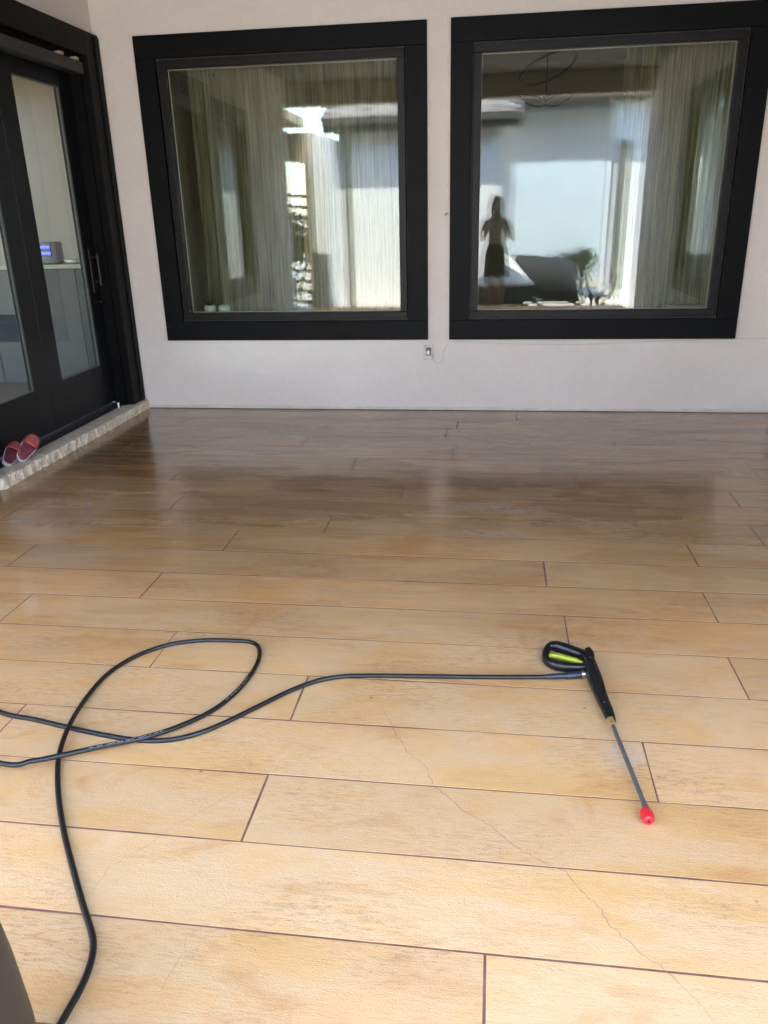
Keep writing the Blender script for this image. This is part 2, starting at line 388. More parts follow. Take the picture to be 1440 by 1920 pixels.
# ------------------------------------------------------------------ walls of the house
def window_unit(parent, axis, face, u0, u1, z0, z1, out, label, cw=.148, tilt=.3):
    """axis 'y': wall runs in x, face y, out=-1 means the outside lies at -y. Parts: casing_board x4, sash, glass_pane x2"""
    def bx(bm, ua, ub, pa, pb, za, zb, bev=0):
        a, b = sorted((face+out*pa, face+out*pb))
        if axis == 'y': box(bm, ua, ub, a, b, za, zb, bev)
        else: box(bm, a, b, ua, ub, za, zb, bev)
    bm = bm_new()
    ia, ib, ja, jb = u0+cw, u1-cw, z0+cw, z1-cw
    # sash, set back from the casing
    for (a, b, c, d) in ((ia+.012, ib-.012, ja+.012, ja+.066), (ia+.012, ib-.012, jb-.066, jb-.012), (ia+.012, ia+.066, ja+.066, jb-.066), (ib-.066, ib-.012, ja+.066, jb-.066)):
        bx(bm, a, b, -.09, .006, c, d, .004)
    win = obj('window', bm, SASH, parent, label=label)
    for (a, b, c, d) in ((u0, u1, jb, z1), (u0, u1, z0, ja), (u0, ia, ja+.0004, jb-.0004), (ib, u1, ja+.0004, jb-.0004)):
        bm = bm_new(); bx(bm, a, b, -.02, .028, c, d, .003); obj('casing_board', bm, BLACK, win)
    bm = bm_new()     # dark rebate behind the gap
    for (a, b, c, d) in ((ia, ib, ja, ja+.0118), (ia, ib, jb-.0118, jb), (ia, ia+.0118, ja+.012, jb-.012), (ib-.0118, ib, ja+.012, jb-.012)): bx(bm, a, b, -.09, -.035, c, d)
    obj('rebate', bm, DARKI, win)
    ga, gb, gc, gd = ia+.066, ib-.066, ja+.066, jb-.066
    bm = bm_new()     # spacer bead, pale line round the glass
    t_ = .006
    for (a, b, c, d) in ((ga, gb, gc, gc+t_), (ga, gb, gd-t_, gd), (ga, ga+t_, gc+t_, gd-t_), (gb-t_, gb, gc+t_, gd-t_)): bx(bm, a, b, -.066, -.050, c, d)
    obj('spacer_bead', bm, mat('spacer', (.30,.28,.22), .5), win)
    for i, p in enumerate((-.045, -.070)):
        bm = bm_new(); cu = (ga+gb)/2; cz = (gc+gd)/2
        box(bm, -(gb-ga)/2, (gb-ga)/2, -.002, .002, -(gd-gc)/2, (gd-gc)/2)
        o = obj('glass_pane', bm, GLASS, win)
        rz = 0 if axis == 'y' else PI/2
        if i: rz += math.radians(tilt)
        o.matrix_world = Matrix.Translation((cu, face+out*p, cz) if axis == 'y' else (face+out*p, cu, cz)) @ Matrix.Rotation(rz, 4, 'Z') @ Matrix.Rotation(math.radians(.12*i), 4, 'X')
    return win
ZT = 3.25
CW = .148
def hole(u0, u1, z0, z1): return (u0+CW-.002, u1-CW+.002, z0+CW-.002, z1-CW+.002)
bw = thing('back_wall', 'white stucco patio wall with two black framed windows facing the camera', 'wall', (0, YW, 0))
W1 = (-2.645, -.512, .567, 2.740); W2 = (-.346, 1.782, .567, 2.743)
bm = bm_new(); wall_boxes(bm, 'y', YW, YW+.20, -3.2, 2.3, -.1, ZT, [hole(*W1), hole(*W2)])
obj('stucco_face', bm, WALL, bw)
window_unit(bw, 'y', YW, *W1, -1, 'left window, sheer curtain across the whole pane', CW, .32)
window_unit(bw, 'y', YW, *W2, -1, 'right window with the photographer reflected in its pane', CW, .32)
bm = bm_new(); r_ = random.Random(5)
x = -2.895
while x < XR:
    x2 = min(XR, x+r_.uniform(.25, .6)); box(bm, x, x2-.0006, YW-.009-r_.uniform(0, .0025), YW-.0005, .004, .026+r_.uniform(-.002, .002), .002); x = x2
obj('base_bead', bm, TRIMW, bw)
bm = bm_new(); r_ = random.Random(8)   # thin dark brown strip between floor and wall
box(bm, -2.895, XR, YW-.012, YW-.0004, -.001, .0036); obj('base_gap', bm, mat('base_gap_brown', (.07,.045,.03), .9), bw)

dw = thing('door_wall', 'left side wall of the patio with black framed glass doors', 'wall', (XL, 4, 0))
WS = (2.62, 3.92, .60, 2.66)
bm = bm_new(); wall_boxes(bm, 'x', XL-.20, XL, .62, YW, -.1, ZT, [hole(*WS), (4.12, 6.08, -.05, 2.612)])
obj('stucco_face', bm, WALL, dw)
window_unit(dw, 'x', XL, *WS, 1, 'side window left of the doors', CW, .2)
# casing of the doors
for (a, b, c, d) in ((6.06, 6.272, .078, 2.757), (3.98, 4.14, .0, 2.757)):
    bm = bm_new(); box(bm, XL-.02, -2.915, a, b, c, d, .004); obj('door_casing', bm, BLACK, dw)
bm = bm_new(); box(bm, XL-.02, -2.915, 4.1404, 6.0596, 2.596, 2.757, .004); obj('door_casing', bm, BLACK, dw)
bm = bm_new(); box(bm, -2.9148, -2.906, 6.195, 6.262, .08, 2.74, .003); obj('casing_strip', bm, BLACK, dw)
bm = bm_new(); box(bm, -3.075, XL-.021, 6.052, 6.078, .06, 2.598); box(bm, -3.075, XL-.021, 4.122, 4.148, .06, 2.598); box(bm, -3.075, XL-.021, 4.1482, 6.0518, 2.56, 2.598)
obj('door_jamb', bm, BLACK, dw)
bm = bm_new(); box(bm, -3.03, -2.935, 4.15, 6.03, 2.475, 2.555, .012); hr = obj('head_track', bm, noisy('track_grey', (.016,.016,.017), (.022,.022,.024), 8, .5, .1), dw)
for yy in (5.72, 5.93):
    bm = bm_new(); box(bm, -2.985, -2.935, yy, yy+.045, 2.5554, 2.575, .003); obj('clip', bm, mat('tan_clip', (.38,.28,.18), .6), hr)
def leaf(y0, y1, handle):
    gz0, gz1 = .43, 2.385; st = .18
    bm = bm_new(); X0, X1 = -3.105, -3.062
    box(bm, X0, X1, y0, y0+st, .115, 2.50, .004); box(bm, X0, X1, y1-st, y1, .115, 2.50, .004)
    box(bm, X0, X1, y0+st, y1-st, .115, gz0, .004); box(bm, X0, X1, y0+st, y1-st, gz1, 2.50, .004)
    lf = obj('door_leaf', bm, DDOOR, dw)
    bm = bm_new(); a, b = y0+st+.001, y1-st-.001; t_ = .010
    for (p, q, r, s) in ((a, b, gz0, gz0+t_), (a, b, gz1-t_, gz1), (a, a+t_, gz0+t_, gz1-t_), (b-t_, b, gz0+t_, gz1-t_)): box(bm, X1-.018, X1-.005, p, q, r+.0005, s-.0005)
    obj('glazing_bead', bm, mat('bead_grey', (.07,.072,.065), .35), lf)
    bm = bm_new(); box(bm, -3.088, -3.083, a, b, gz0, gz1); obj('glass_pane', bm, GLASSD, lf)
    if handle:
        bm = bm_new(); box(bm, -3.0615, -3.052, y1-.115, y1-.065, .98, 1.30, .004)
        cyl(bm, (-3.052, y1-.09, 1.24), (-3.0, y1-.09, 1.24), .011); cyl(bm, (-3.052, y1-.09, 1.06), (-3.0, y1-.09, 1.06), .011)
        box(bm, -3.012, -2.994, y1-.10, y1-.08, 1.03, 1.27, .006)
        obj('handle', bm, noisy('oiled_bronze', (.012,.006,.005), (.02,.010,.008), 30, .45, .1, metal=.3), lf)
        bm = bm_new(); cyl(bm, (-3.0615, y1-.085, .91), (-3.035, y1-.085, .91), .026); box(bm, -3.034, -3.018, y1-.098, y1-.040, .902, .918, .003)
        obj('thumb_turn', bm, mat('black_metal', (.01,.01,.01), .35, .6), lf)
leaf(4.152, 5.098, False); leaf(5.102, 6.048, True)
bm = bm_new(); box(bm, -3.15, -3.045, 4.15, 6.05, .02, .098, .004); obj('sill_track', bm, noisy('dark_sill', (.012,.011,.010), (.02,.018,.016), 12, .5, .2), dw)
bm = bm_new(); box(bm, -3.0448, -3.015, 4.15, 6.05, .02, .070, .003); box(bm, -3.0445, -3.03, 5.0, 6.04, .0704, .085, .002); obj('threshold', bm, MATS['dark_sill'], dw)
bm = bm_new(); cyl(bm, (-2.99, 5.93, .078), (-2.99, 5.93, .112), .007); ball(bm, (-2.99, 5.93, .116), .010); obj('door_stop', bm, WHITEP, dw)

rw = thing('right_wall', 'white stucco side wall on the right end of the patio', 'wall', (XR, 4, 0))
WR = (2.55, 4.35, .60, 2.70)
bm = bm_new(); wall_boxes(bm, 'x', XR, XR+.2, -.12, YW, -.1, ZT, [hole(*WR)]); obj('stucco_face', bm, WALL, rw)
window_unit(rw, 'x', XR, *WR, -1, None, CW, .2)
del_keys = [o for o in bpy.data.objects if 'label' in o.keys() and o['label'] is None]
for o in del_keys: del o['label']

# stone step
st_ = thing('stone_step', 'rough hewn pale stone step in front of the black glass doors', 'step', (-2.95, 5, 0))
cuts = [4.135, 4.62, 5.33, 6.02, 6.274]
for i, (a, b) in enumerate(zip(cuts, cuts[1:])):
    bm = bm_new(); nx, ny, nz = 5, max(6, int((b-a)/.012)), 6
    x0, x1, z0, z1 = -3.012, -2.888, .0, .074
    def P_(u, v, w_):
        p = Vector((x0+(x1-x0)*u, a+.0015+(b-a-.003)*v, z0+(z1-z0)*w_))
        q = p*1.0
        n1 = abs(noise.noise(Vector((p.y*11, p.z*7, 3+i*5))))*1.7+.55*noise.noise(Vector((p.y*45, p.z*40, 9)))
        if u > .99: q.x += .006-n1*.012
        if w_ > .99: q.z += noise.noise(Vector((p.x*25, p.y*25, 0)))*.0015 - (.003 if u > .99 else 0)
        if v < .01 and i == 0: q.y += .010*noise.noise(Vector((p.x*40, p.z*50, 2)))
        return q
    cache = {}
    def vv(iu, iv, iw):
        k_ = (iu, iv, iw)
        if k_ not in cache: cache[k_] = bm.verts.new(P_(iu/nx, iv/ny, iw/nz))
        return cache[k_]
    for iv in range(ny):
        for iw in range(nz): bm.faces.new((vv(nx,iv,iw), vv(nx,iv+1,iw), vv(nx,iv+1,iw+1), vv(nx,iv,iw+1)))
        for iu in range(nx): bm.faces.new((vv(iu,iv,nz), vv(iu+1,iv,nz), vv(iu+1,iv+1,nz), vv(iu,iv+1,nz)))
    for iv in (0, ny):
        for iu in range(nx):
            for iw in range(nz): bm.faces.new((vv(iu,iv,iw), vv(iu+1,iv,iw), vv(iu+1,iv,iw+1), vv(iu,iv,iw+1)))
    obj('stone', bm, STONE, st_)

# roof over the patio
rf = thing('patio_roof', 'covered patio roof slab and header beam above the photographer', 'roof', (0, 3, ZT))
bm = bm_new(); box(bm, -3.16, 2.30, .16, YW, ZT+.001, ZT+.06); obj('ceiling', bm, CEIL, rf)
bm = bm_new(); box(bm, -3.16, 2.30, -.12, .158, 2.975, ZT+.06); obj('header_beam', bm, WALL, rf)
bm = bm_new(); [box(bm, a, b, c, d, ZT+.062, ZT+.20) for (a, b, c, d) in ((-12.5, -7.0, -.14, 12.6), (-5.8, 8.0, -.14, 12.6), (-7.0, -5.8, -.14, 7.4), (-7.0, -5.8, 9.2, 12.6))]; obj('roof_slab', bm, CEIL, rf)  # opening over the kitchen added to let the sun in

# ------------------------------------------------------------------ rooms behind the glass
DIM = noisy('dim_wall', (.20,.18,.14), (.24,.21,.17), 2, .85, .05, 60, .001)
bm = bm_new(); wall_boxes(bm, 'y', 10.9, 11.1, -3.16, 6.2, 0, ZT, [])
wall_boxes(bm, 'x', 6.0, 6.2, YW+.21, 10.9, 0, ZT, [(9.6, 10.2, .9, 2.0)])
box(bm, 2.31, 6.0, YW, YW+.2, 0, ZT)
box(bm, -3.16, 6.0, YW+.202, 10.9, ZT-.10, ZT+.058)
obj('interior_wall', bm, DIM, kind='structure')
bm = bm_new(); box(bm, 4.6, 4.8, .44, YW-.001, 0, ZT+.058); box(bm, XR+.201, 4.599, .44, .62, 0, ZT+.058); obj('added_room_wall', bm, DIM, kind='structure')  # unseen dark room added to keep bright outdoors out of the side window
bm = bm_new(); box(bm, XR+.201, 4.599, .621, YW-.001, -.1, .06); obj('added_room_floor', bm, INTFL, kind='structure')
bm = bm_new(); box(bm, -3.16, 6.2, YW+.21, 11.1, -.1, .06); obj('interior_floor', bm, INTFL, kind='structure')
# kitchen side
bm = bm_new(); wall_boxes(bm, 'y', 10.0, 10.2, -10, -3.37, 0, ZT, [])
wall_boxes(bm, 'y', .44, .62, -10, -3.165, 0, ZT, [(-9.6, -8.2, .9, 2.6)])
wall_boxes(bm, 'x', -10.2, -10, .44, 10.2, 0, ZT, [(1, 5.5, .3, 3.0)])
box(bm, -3.36, -3.165, YW+.21, 10.2, 0, ZT)
for (a, b, c, d) in ((-10, -7.0, .62, 10), (-5.8, -3.165, .62, 10), (-7.0, -5.8, .62, 7.4), (-7.0, -5.8, 9.2, 10)): box(bm, a, b, c, d, ZT-.10, ZT+.058)  # ceiling left open under the added roof opening, for daylight
obj('kitchen_wall', bm, INTW, kind='structure')
bm = bm_new(); box(bm, -10.2, -3.165, .44, 10.2, -.1, .06); obj('kitchen_floor', bm, INTFL, kind='structure')
ki = thing('kitchen_island', 'grey kitchen counter with pale top seen through the glass door', 'counter', (-4.6, 7.5, 0))
bm = bm_new()
for a in (-6.4, -5.52, -4.64): box(bm, a, a+.874, 7.0, 7.6, .06, 1.10, .003)
box(bm, -3.76, -3.60, 7.0, 7.6, .06, 1.10, .003)
obj('cabinet', bm, CAB, ki)
bm = bm_new(); box(bm, -6.45, -3.56, 6.96, 7.64, 1.102, 1.140, .004); obj('countertop', bm, CTOP, ki)
bm = bm_new(); box(bm, -5.3, -4.33, 6.985, 6.9995, .45, .70, .003); obj('oven_front', bm, mat('oven_black', (.012,.012,.012), .2), ki)
ap = thing('countertop_appliance', 'small appliance with a lit blue screen on the kitchen counter', 'appliance', (-4.02, 7.1, 1.14))
bm = bm_new(); box(bm, -4.115, -3.925, 7.02, 7.16, 1.141, 1.330, .02); shade_auto(obj('housing', bm, mat('appliance_grey', (.22,.22,.23), .35), ap))
BLUE = mat('blue_screen', (.02,.04,.6), .4); bb = BLUE.node_tree.nodes['Principled BSDF']
bb.inputs['Emission Color'].default_value = (.10,.12,1,1); bb.inputs['Emission Strength'].default_value = .09
for z_ in (1.222, 1.275):
    bm = bm_new(); box(bm, -4.095, -3.975, 7.012, 7.0195, z_, z_+.026, .001); obj('screen_line', bm, BLUE, ap)
bm = bm_new(); box(bm, -4.10, -3.97, 7.0135, 7.0198, 1.205, 1.315); obj('screen', bm, mat('screen_dim', (.08,.09,.16), .3), ap)
bo = thing('white_dish', 'shallow white dish on the counter right of the blue screen', 'dish', (-3.9, 7.1, 1.14))
bm = bm_new(); lathe(bm, (-3.80, 7.12, 1.141), [(.05,0),(.06,.004),(.11,.035),(.105,.036),(.055,.008),(.0001,.007)]); obj('bowl', bm, WHITEP, bo, True)
# curtains
def curtain(x0, x1, y, amp, dens, name, label, m, z0=.10, z1=2.95, seed=1, gath=None):
    r_ = random.Random(seed); n = int((x1-x0)/.0085); ph = 0; bm = bm_new(); rows = [z0, (z0+z1)*.33, (z0+z1)*.66, z1]
    cols = []
    a2 = [r_.uniform(0, 6.28) for _ in range(4)]
    for i in range(n+1):
        x_ = x0+(x1-x0)*i/n; d_ = dens*(gath(x_) if gath else 1)
        ph += d_*(x1-x0)/n*(1+.45*math.sin(x_*7+a2[0])+.25*math.sin(x_*17+a2[1]))
        am = amp*(.65+.35*math.sin(x_*5.1+a2[2]))
        c_ = []
        for j, z_ in enumerate(rows):
            yy = y+am*math.sin(ph)*(1+.12*j)+.35*am*math.sin(ph*2.3+a2[3]+.25*j)
            c_.append(bm.verts.new((x_+.004*math.sin(ph*.5+j), yy, z_)))
        cols.append(c_)
    for a, b in zip(cols, cols[1:]):
        for j in range(len(rows)-1): bm.faces.new((a[j], b[j], b[j+1], a[j+1]))
    o = obj(name, bm, m, None, True); o['label'] = label; o['category'] = 'curtain'; o['group'] = 'linen curtains behind the windows'
    return o
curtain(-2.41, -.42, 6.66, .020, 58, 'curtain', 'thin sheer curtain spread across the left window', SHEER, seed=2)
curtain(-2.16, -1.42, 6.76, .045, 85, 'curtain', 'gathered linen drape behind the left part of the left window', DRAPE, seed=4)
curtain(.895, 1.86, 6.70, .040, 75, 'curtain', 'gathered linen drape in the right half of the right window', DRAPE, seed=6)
# ring chandelier
ch = thing('ring_chandelier', 'dark ring chandelier hanging inside behind the right window', 'chandelier', (.43, 8.5, 2.6))
def torus(bm, c, R_, r, tilt_y=0, tilt_x=0, sx=1.0, seg=40):
    m_ = Matrix.Translation(c) @ Matrix.Rotation(tilt_y, 4, 'Y') @ Matrix.Rotation(tilt_x, 4, 'X')
    pts = [m_ @ Vector((R_*sx*math.cos(2*PI*i/seg), R_*math.sin(2*PI*i/seg), 0)) for i in range(seg)]
    rings = []
    for i in range(seg):
        t = (pts[(i+1)%seg]-pts[i-1]).normalized(); s = t.cross((m_.to_3x3() @ Vector((0,0,1)))).normalized(); u = s.cross(t)
        rings.append([bm.verts.new(pts[i]+(s*math.cos(PI/3*k)+u*math.sin(PI/3*k))*r) for k in range(6)])
    for i in range(seg):
        a, b = rings[i], rings[(i+1)%seg]
        for k in range(6): bm.faces.new((a[k], a[(k+1)%6], b[(k+1)%6], b[k]))
CHM = mat('chandelier_black', (.008,.008,.008), .5)
bm = bm_new(); torus(bm, (.43, 8.5, 2.74), .27, .011, -.42, .5); obj('ring', bm, CHM, ch, True)
for sx_, tx in ((-.12, .3), (.12, -.3)):
    bm = bm_new(); torus(bm, (.43+sx_, 8.5, 2.47), .12, .010, tx, .45); obj('ring', bm, CHM, ch, True)
bm = bm_new(); cyl(bm, (.43, 8.5, 2.4), (.43, 8.5, 3.149), .006, seg=8); obj('rod', bm, CHM, ch)
# hanging beads just behind the left pane, two threads with drops
for i, (px, py) in enumerate([(350,313),(338,335),(372,380),(361,404),(359,436),(335,160),(400,140)]):
    p = aty(px, py, 6.42); bm = bm_new(); r_ = .0075 if i < 5 else .009
    ball(bm, p, r_, (1.25,.8,.9) if i < 5 else (1,.8,1.7), 10)
    if i == 5: ball(bm, p+Vector((.02,0,-.035)), .008, (1,.8,1.6), 10)
    cyl(bm, p+Vector((0,0,.004)), (p.x, p.y, 2.62), .0005, seg=4)
    o = obj('hanging_bead', bm, mat('bead_dark', (.006,.010,.008), .3), None, True)
    o['category'] = 'ornament'; o['group'] = 'dark beads hanging behind the left window'
    o['label'] = ['upper bead of the close pair at the left edge of the left window','dark bead nearest the left edge of the left window pane','dark bead farthest right among the middle beads in left window','dark bead just below and left of the rightmost middle bead','lowest dark bead hanging behind the left window','long dark double drop hanging in the top left corner of the left window','dark bead hanging at the top edge of the left window'][i]
# succulents
for i, (x_, lab) in enumerate(((-2.335, 'round white pot with a spiky dark red succulent inside the left window'), (-2.215, 'plain round white pot right of the red succulent inside left window'))):
    t = thing('potted_succulent' if i == 0 else 'white_pot', lab, 'plant' if i == 0 else 'pot', (x_, 6.47, .755)); bm = bm_new()
    lathe(bm, (x_, 6.47, .756), [(.030,0),(.046,.02),(.050,.045),(.040,.068),(.034,.068),(.036,.05),(.0001,.05)]); obj('pot', bm, WHITEP, t, True)
    if i == 0:
        bm = bm_new(); r_ = random.Random(2)
        for k in range(22):
            a = r_.uniform(0, 6.28); e = r_.uniform(.3, 1.3); l_ = r_.uniform(.05, .10)
            d = Vector((math.cos(a)*math.cos(e), math.sin(a)*math.cos(e)*.6, math.sin(e)))
            cyl(bm, Vector((x_, 6.47, .815)), Vector((x_, 6.47, .815))+d*l_, .006, .0008, 6)
        obj('leaf_rosette', bm, noisy('dark_red_leaf', (.05,.012,.012), (.03,.03,.012), 40, .5, 0), t)
bm = bm_new(); box(bm, -2.46, -.70, 6.371, 6.49, .726, .755, .003); box(bm, -.16, 1.60, 6.371, 6.49, .726, .755, .003)
obj('window_board', bm, CTOP, bw)
tr = bm_new(); box(tr, 1.30, 1.55, 6.39, 6.48, .756, .80, .004)
o = obj('wooden_tray', tr, noisy('brown_wood', (.09,.05,.03), (.14,.08,.05), 20, .5, .1)); o['label'] = 'low brown wooden tray inside the right window by its right corner'; o['category'] = 'tray'

# ------------------------------------------------------------------ outlet, cord, hook
po = thing('power_outlet', 'grey metal power outlet on the wall below the gap between windows', 'outlet', (-.508, YW, .466))
bm = bm_new(); box(bm, -.545, -.472, YW-.010, YW-.0005, .408, .523, .002); obj('cover_plate', bm, GALV, po)
bm = bm_new(); box(bm, -.530, -.487, YW-.014, YW-.0102, .440, .505, .003); obj('socket_face', bm, mat('socket_dark', (.06,.055,.055), .4), po)
wc = thing('power_cable', 'thin white cord from the wall outlet along under the right window', 'cord', (-.5, YW, .47))
C_ = [aty(803,662,YW-.028), aty(808,668,YW-.024), aty(817,680,YW-.010), aty(826,679,YW-.006), aty(830,664,YW-.005), aty(835,651,YW-.005), aty(843,642,YW-.004)]
for px, py in ((852,640.5),(880,641),(950,644),(1020,646),(1100,645.5),(1200,641),(1300,637.5),(1440,634)): C_.append(aty(px, py, YW-.0035))
C_.append(Vector((XR-.01, YW-.0035, C_[-1].z)))
bm = bm_new(); pts = spline(C_[:8], 8); tube_mesh(bm, pts, .0032, 8); obj('cable', bm, mat('cord_white', (.62,.61,.60), .5), wc, True)
bm = bm_new(); tube_mesh(bm, spline(C_[7:], 4), .0016, 6); obj('thin_lead', bm, mat('cord_grey', (.42,.40,.38), .5), wc, True)
bm = bm_new(); box(bm, -.522, -.498, YW-.040, YW-.0142, .455, .482, .004); obj('plug', bm, WHITEP, wc)
bm = bm_new(); cyl(bm, aty(840,400,YW), aty(840,400,YW-.022), .003, seg=8); cyl(bm, aty(840,400,YW-.020), aty(835,401,YW-.024), .003, seg=8); cyl(bm, aty(835,401,YW-.024), aty(835,405,YW-.024), .003, seg=8)
o = obj('wall_hook', bm, mat('hook_brown', (.05,.03,.025), .5)); o['label'] = 'tiny dark hook in the stucco left of the right window'; o['category'] = 'hook'

# ------------------------------------------------------------------ clogs
def slide(origin, ax, nn, lab):
    t = thing('slide_sandal', lab, 'sandal', origin, 'red slide sandals on the door step')
    a_ = Vector(ax).normalized(); n_ = Vector(nn); n_ = (n_-a_*n_.dot(a_)).normalized(); M_ = Matrix((a_, n_.cross(a_), n_)).transposed().to_4x4(); M_.translation = Vector(origin)
    Ls = .205; n = 26                                        # heel at x=0, toe at x=Ls
    def half(s): return (.036+.012*math.sin(PI*min(1, max(0, (s-.25)/.75))*.75)) * max(0, 1-abs(2*s-1)**5)**.5
    def ring(z, k):
        P = [(Ls*(.5+(i/n-.5)*k), half(i/n)*k, z+.010*max(0, i/n-.75)) for i in range(n+1)]
        return P+[(p[0], -p[1], p[2]) for p in P[-2:0:-1]]
    def loft(bm, rs, capb=True, capt=False):
        V = [[bm.verts.new(M_ @ Vector(p)) for p in r] for r in rs]
        for a, b in zip(V, V[1:]):
            for i in range(len(a)): bm.faces.new((a[i], a[(i+1)%len(a)], b[(i+1)%len(a)], b[i]))
        if capb: bm.faces.new(V[0][::-1])
        if capt: bm.faces.new(V[-1])
    bm = bm_new(); loft(bm, [ring(0, .95), ring(.006, 1.0), ring(.026, 1.03), ring(.030, 1.0), ring(.030, .93), ring(.022, .90)], True, True)
    obj('sole', bm, noisy('slide_sole', (.42,.34,.33), (.50,.43,.41), 40, .6, 0), t, True)
    bm = bm_new(); loft(bm, [ring(.0225, .895), ring(.0245, .86)], False, True); obj('footbed', bm, noisy('maroon_footbed', (.10,.012,.025), (.15,.02,.04), 30, .6, .2), t, True)
    for nm, c1, c2, dd, x0, x1 in (('strap', (.22,.045,.045), (.30,.075,.07), 0, .62, .92), ('strap_lining', (.42,.03,.02), (.50,.05,.03), -.0035, .60, .90)):
        bm = bm_new(); g_ = []
        for i in range(9):
            s = x0+(x1-x0)*i/8; row = []
            for k in range(17):
                a = PI*k/16; hw = half(s)*1.06+dd; row.append(bm.verts.new(M_ @ Vector((Ls*s+.018*math.sin(a)*(1-2*(s-x0)/(x1-x0))*-1*.4, hw*math.copysign(abs(math.cos(a))**.7, math.cos(a)), .016+(.052-.010*(s-x0)/(x1-x0)+dd)*math.sin(a)**.8))))
            g_.append(row)
        for a, b in zip(g_, g_[1:]):
            for k in range(16): bm.faces.new((a[k], a[k+1], b[k+1], b[k]))
        o = obj(nm, bm, noisy('slide_'+nm, c1, c2, 30, .5, 0), t, True); sm = o.modifiers.new('thick', 'SOLIDIFY'); sm.thickness = .003
slide((-2.975, 4.455, .078), (.16,.80,.56), (.76,-.42,.50), 'front maroon slide sandal with white sole edge on the stone step')
slide((-3.000, 4.345, .080), (-.12,.90,.36), (.70,-.25,.66), 'rear maroon slide sandal in shade beside the black door')

# ------------------------------------------------------------------ hose
HR = .0078
def hp(px, py, z): return at(px, py, z)
H1 = [(1030,1269,.012),(960,1269.5,.009),(860,1269,HR),(760,1267.5,HR),(680,1267,HR),(635,1269,HR),(590,1278,HR),(545,1295,HR),(495,1319,HR),(430,1351,HR),(375,1374,HR),(320,1387,HR),(262,1388,HR),(200,1379,HR),(128,1364,HR),(70,1350,HR),(0,1335,HR)]
P1 = [hp(*p) for p in H1]
T1 = [Vector((-1.72, 2.08, HR)), Vector((-1.95, 2.07, .010)), Vector((-2.08, 1.98, .02)), Vector((-1.98, 1.86, .034)), Vector((-1.75, 1.80, .040))]
H2 = [(0,1431,.042),(60,1427,.038),(112,1417,.032),(185,1401,.026),(262,1385,.024),(330,1364,.014),(395,1334,HR),(440,1300,HR),(470,1265,HR),(485,1236,HR),(485,1214,HR),(470,1204,HR),(436,1201,HR),(385,1200.5,HR),(330,1206,HR),(283,1219,HR),(240,1238,HR),(198,1267,HR),(160,1311,.012),(130,1360,.0235),(112,1410,.010),(108,1450,HR),(111,1505,HR),(121,1565,HR),(136,1625,HR),(155,1695,HR),(171,1745,HR),(175,1775,HR),(168,1812,HR),(150,1855,HR),(118,1912,HR),(80,1985,HR)]
P2 = [hp(*p) for p in H2]
T2 = [Vector((-.80, .60, .012)), Vector((-.87, .48, .05)), Vector((-.885, .46, .14))]
pts = spline(P1+T1+P2+T2, 9)
hs = thing('pressure_hose', 'long black pressure hose looped across the plank floor', 'hose', P1[0])
bm = bm_new(); tube_mesh(bm, pts, HR, 12); obj('tube', bm, RUB, hs, True)
# printed marking on the hose : short pale dashes
def on_path(a, b, seed, n):
    r_ = random.Random(seed); bm = bm_new(); A = at(*a, .024); 
    idx = [i for i, p in enumerate(pts)]
    ia = min(range(len(pts)//2-140, len(pts)), key=lambda i: (pts[i].xy-at(*a, .02).xy).length); ib = min(range(len(pts)//2-140, len(pts)), key=lambda i: (pts[i].xy-at(*b, .02).xy).length)
    if ia > ib: ia, ib = ib, ia
    sub = pts[ia:ib+1]; L_ = [0]
    for p, q in zip(sub, sub[1:]): L_.append(L_[-1]+(q-p).length)
    s = 0
    while s < L_[-1]-.012:
        wl = r_.choice((1,2,3,4,3,2)); 
        for k in range(wl):
            gl = r_.uniform(.0035, .0055); j = max(i for i in range(len(L_)) if L_[i] <= s); j = min(j, len(sub)-2)
            t = (s-L_[j])/max(1e-6, L_[j+1]-L_[j]); p = sub[j].lerp(sub[j+1], t); d = (sub[j+1]-sub[j]).normalized(); sd = d.cross(Vector((0,0,1))).normalized()
            up = (Vector((0,0,1))-sd*.45*(1 if sd.y > 0 else -1)).normalized(); cr = d.cross(up).normalized()
            c0 = p+up*(HR+.0003)
            for (dx, hh, off) in ((0, .0030, 0), (gl*.5, .0030*r_.uniform(.3,1), 0)):
                V = [bm.verts.new(c0+d*(dx)+cr*(-hh*.5)), bm.verts.new(c0+d*(dx+.0011)+cr*(-hh*.5)), bm.verts.new(c0+d*(dx+.0011)+cr*(hh*.5)), bm.verts.new(c0+d*dx+cr*(hh*.5))]
                bm.faces.new(V)
            V = [bm.verts.new(c0+d*0+cr*(.0011*q)) for q in (-1,)]+[bm.verts.new(c0+d*gl*.55+cr*(-.0011)), bm.verts.new(c0+d*gl*.55+cr*(0)), bm.verts.new(c0+cr*0)]
            bm.faces.new(V)
            s += gl+.0016
            if s > L_[-1]-.012: break
        s += r_.uniform(.004, .012)
    obj('printed_marking', bm, PRINT, hs, kind='stuff')
on_path((165,1402), (316,1366), 3, 1)
on_path((425,1308), (470,1262), 5, 1)

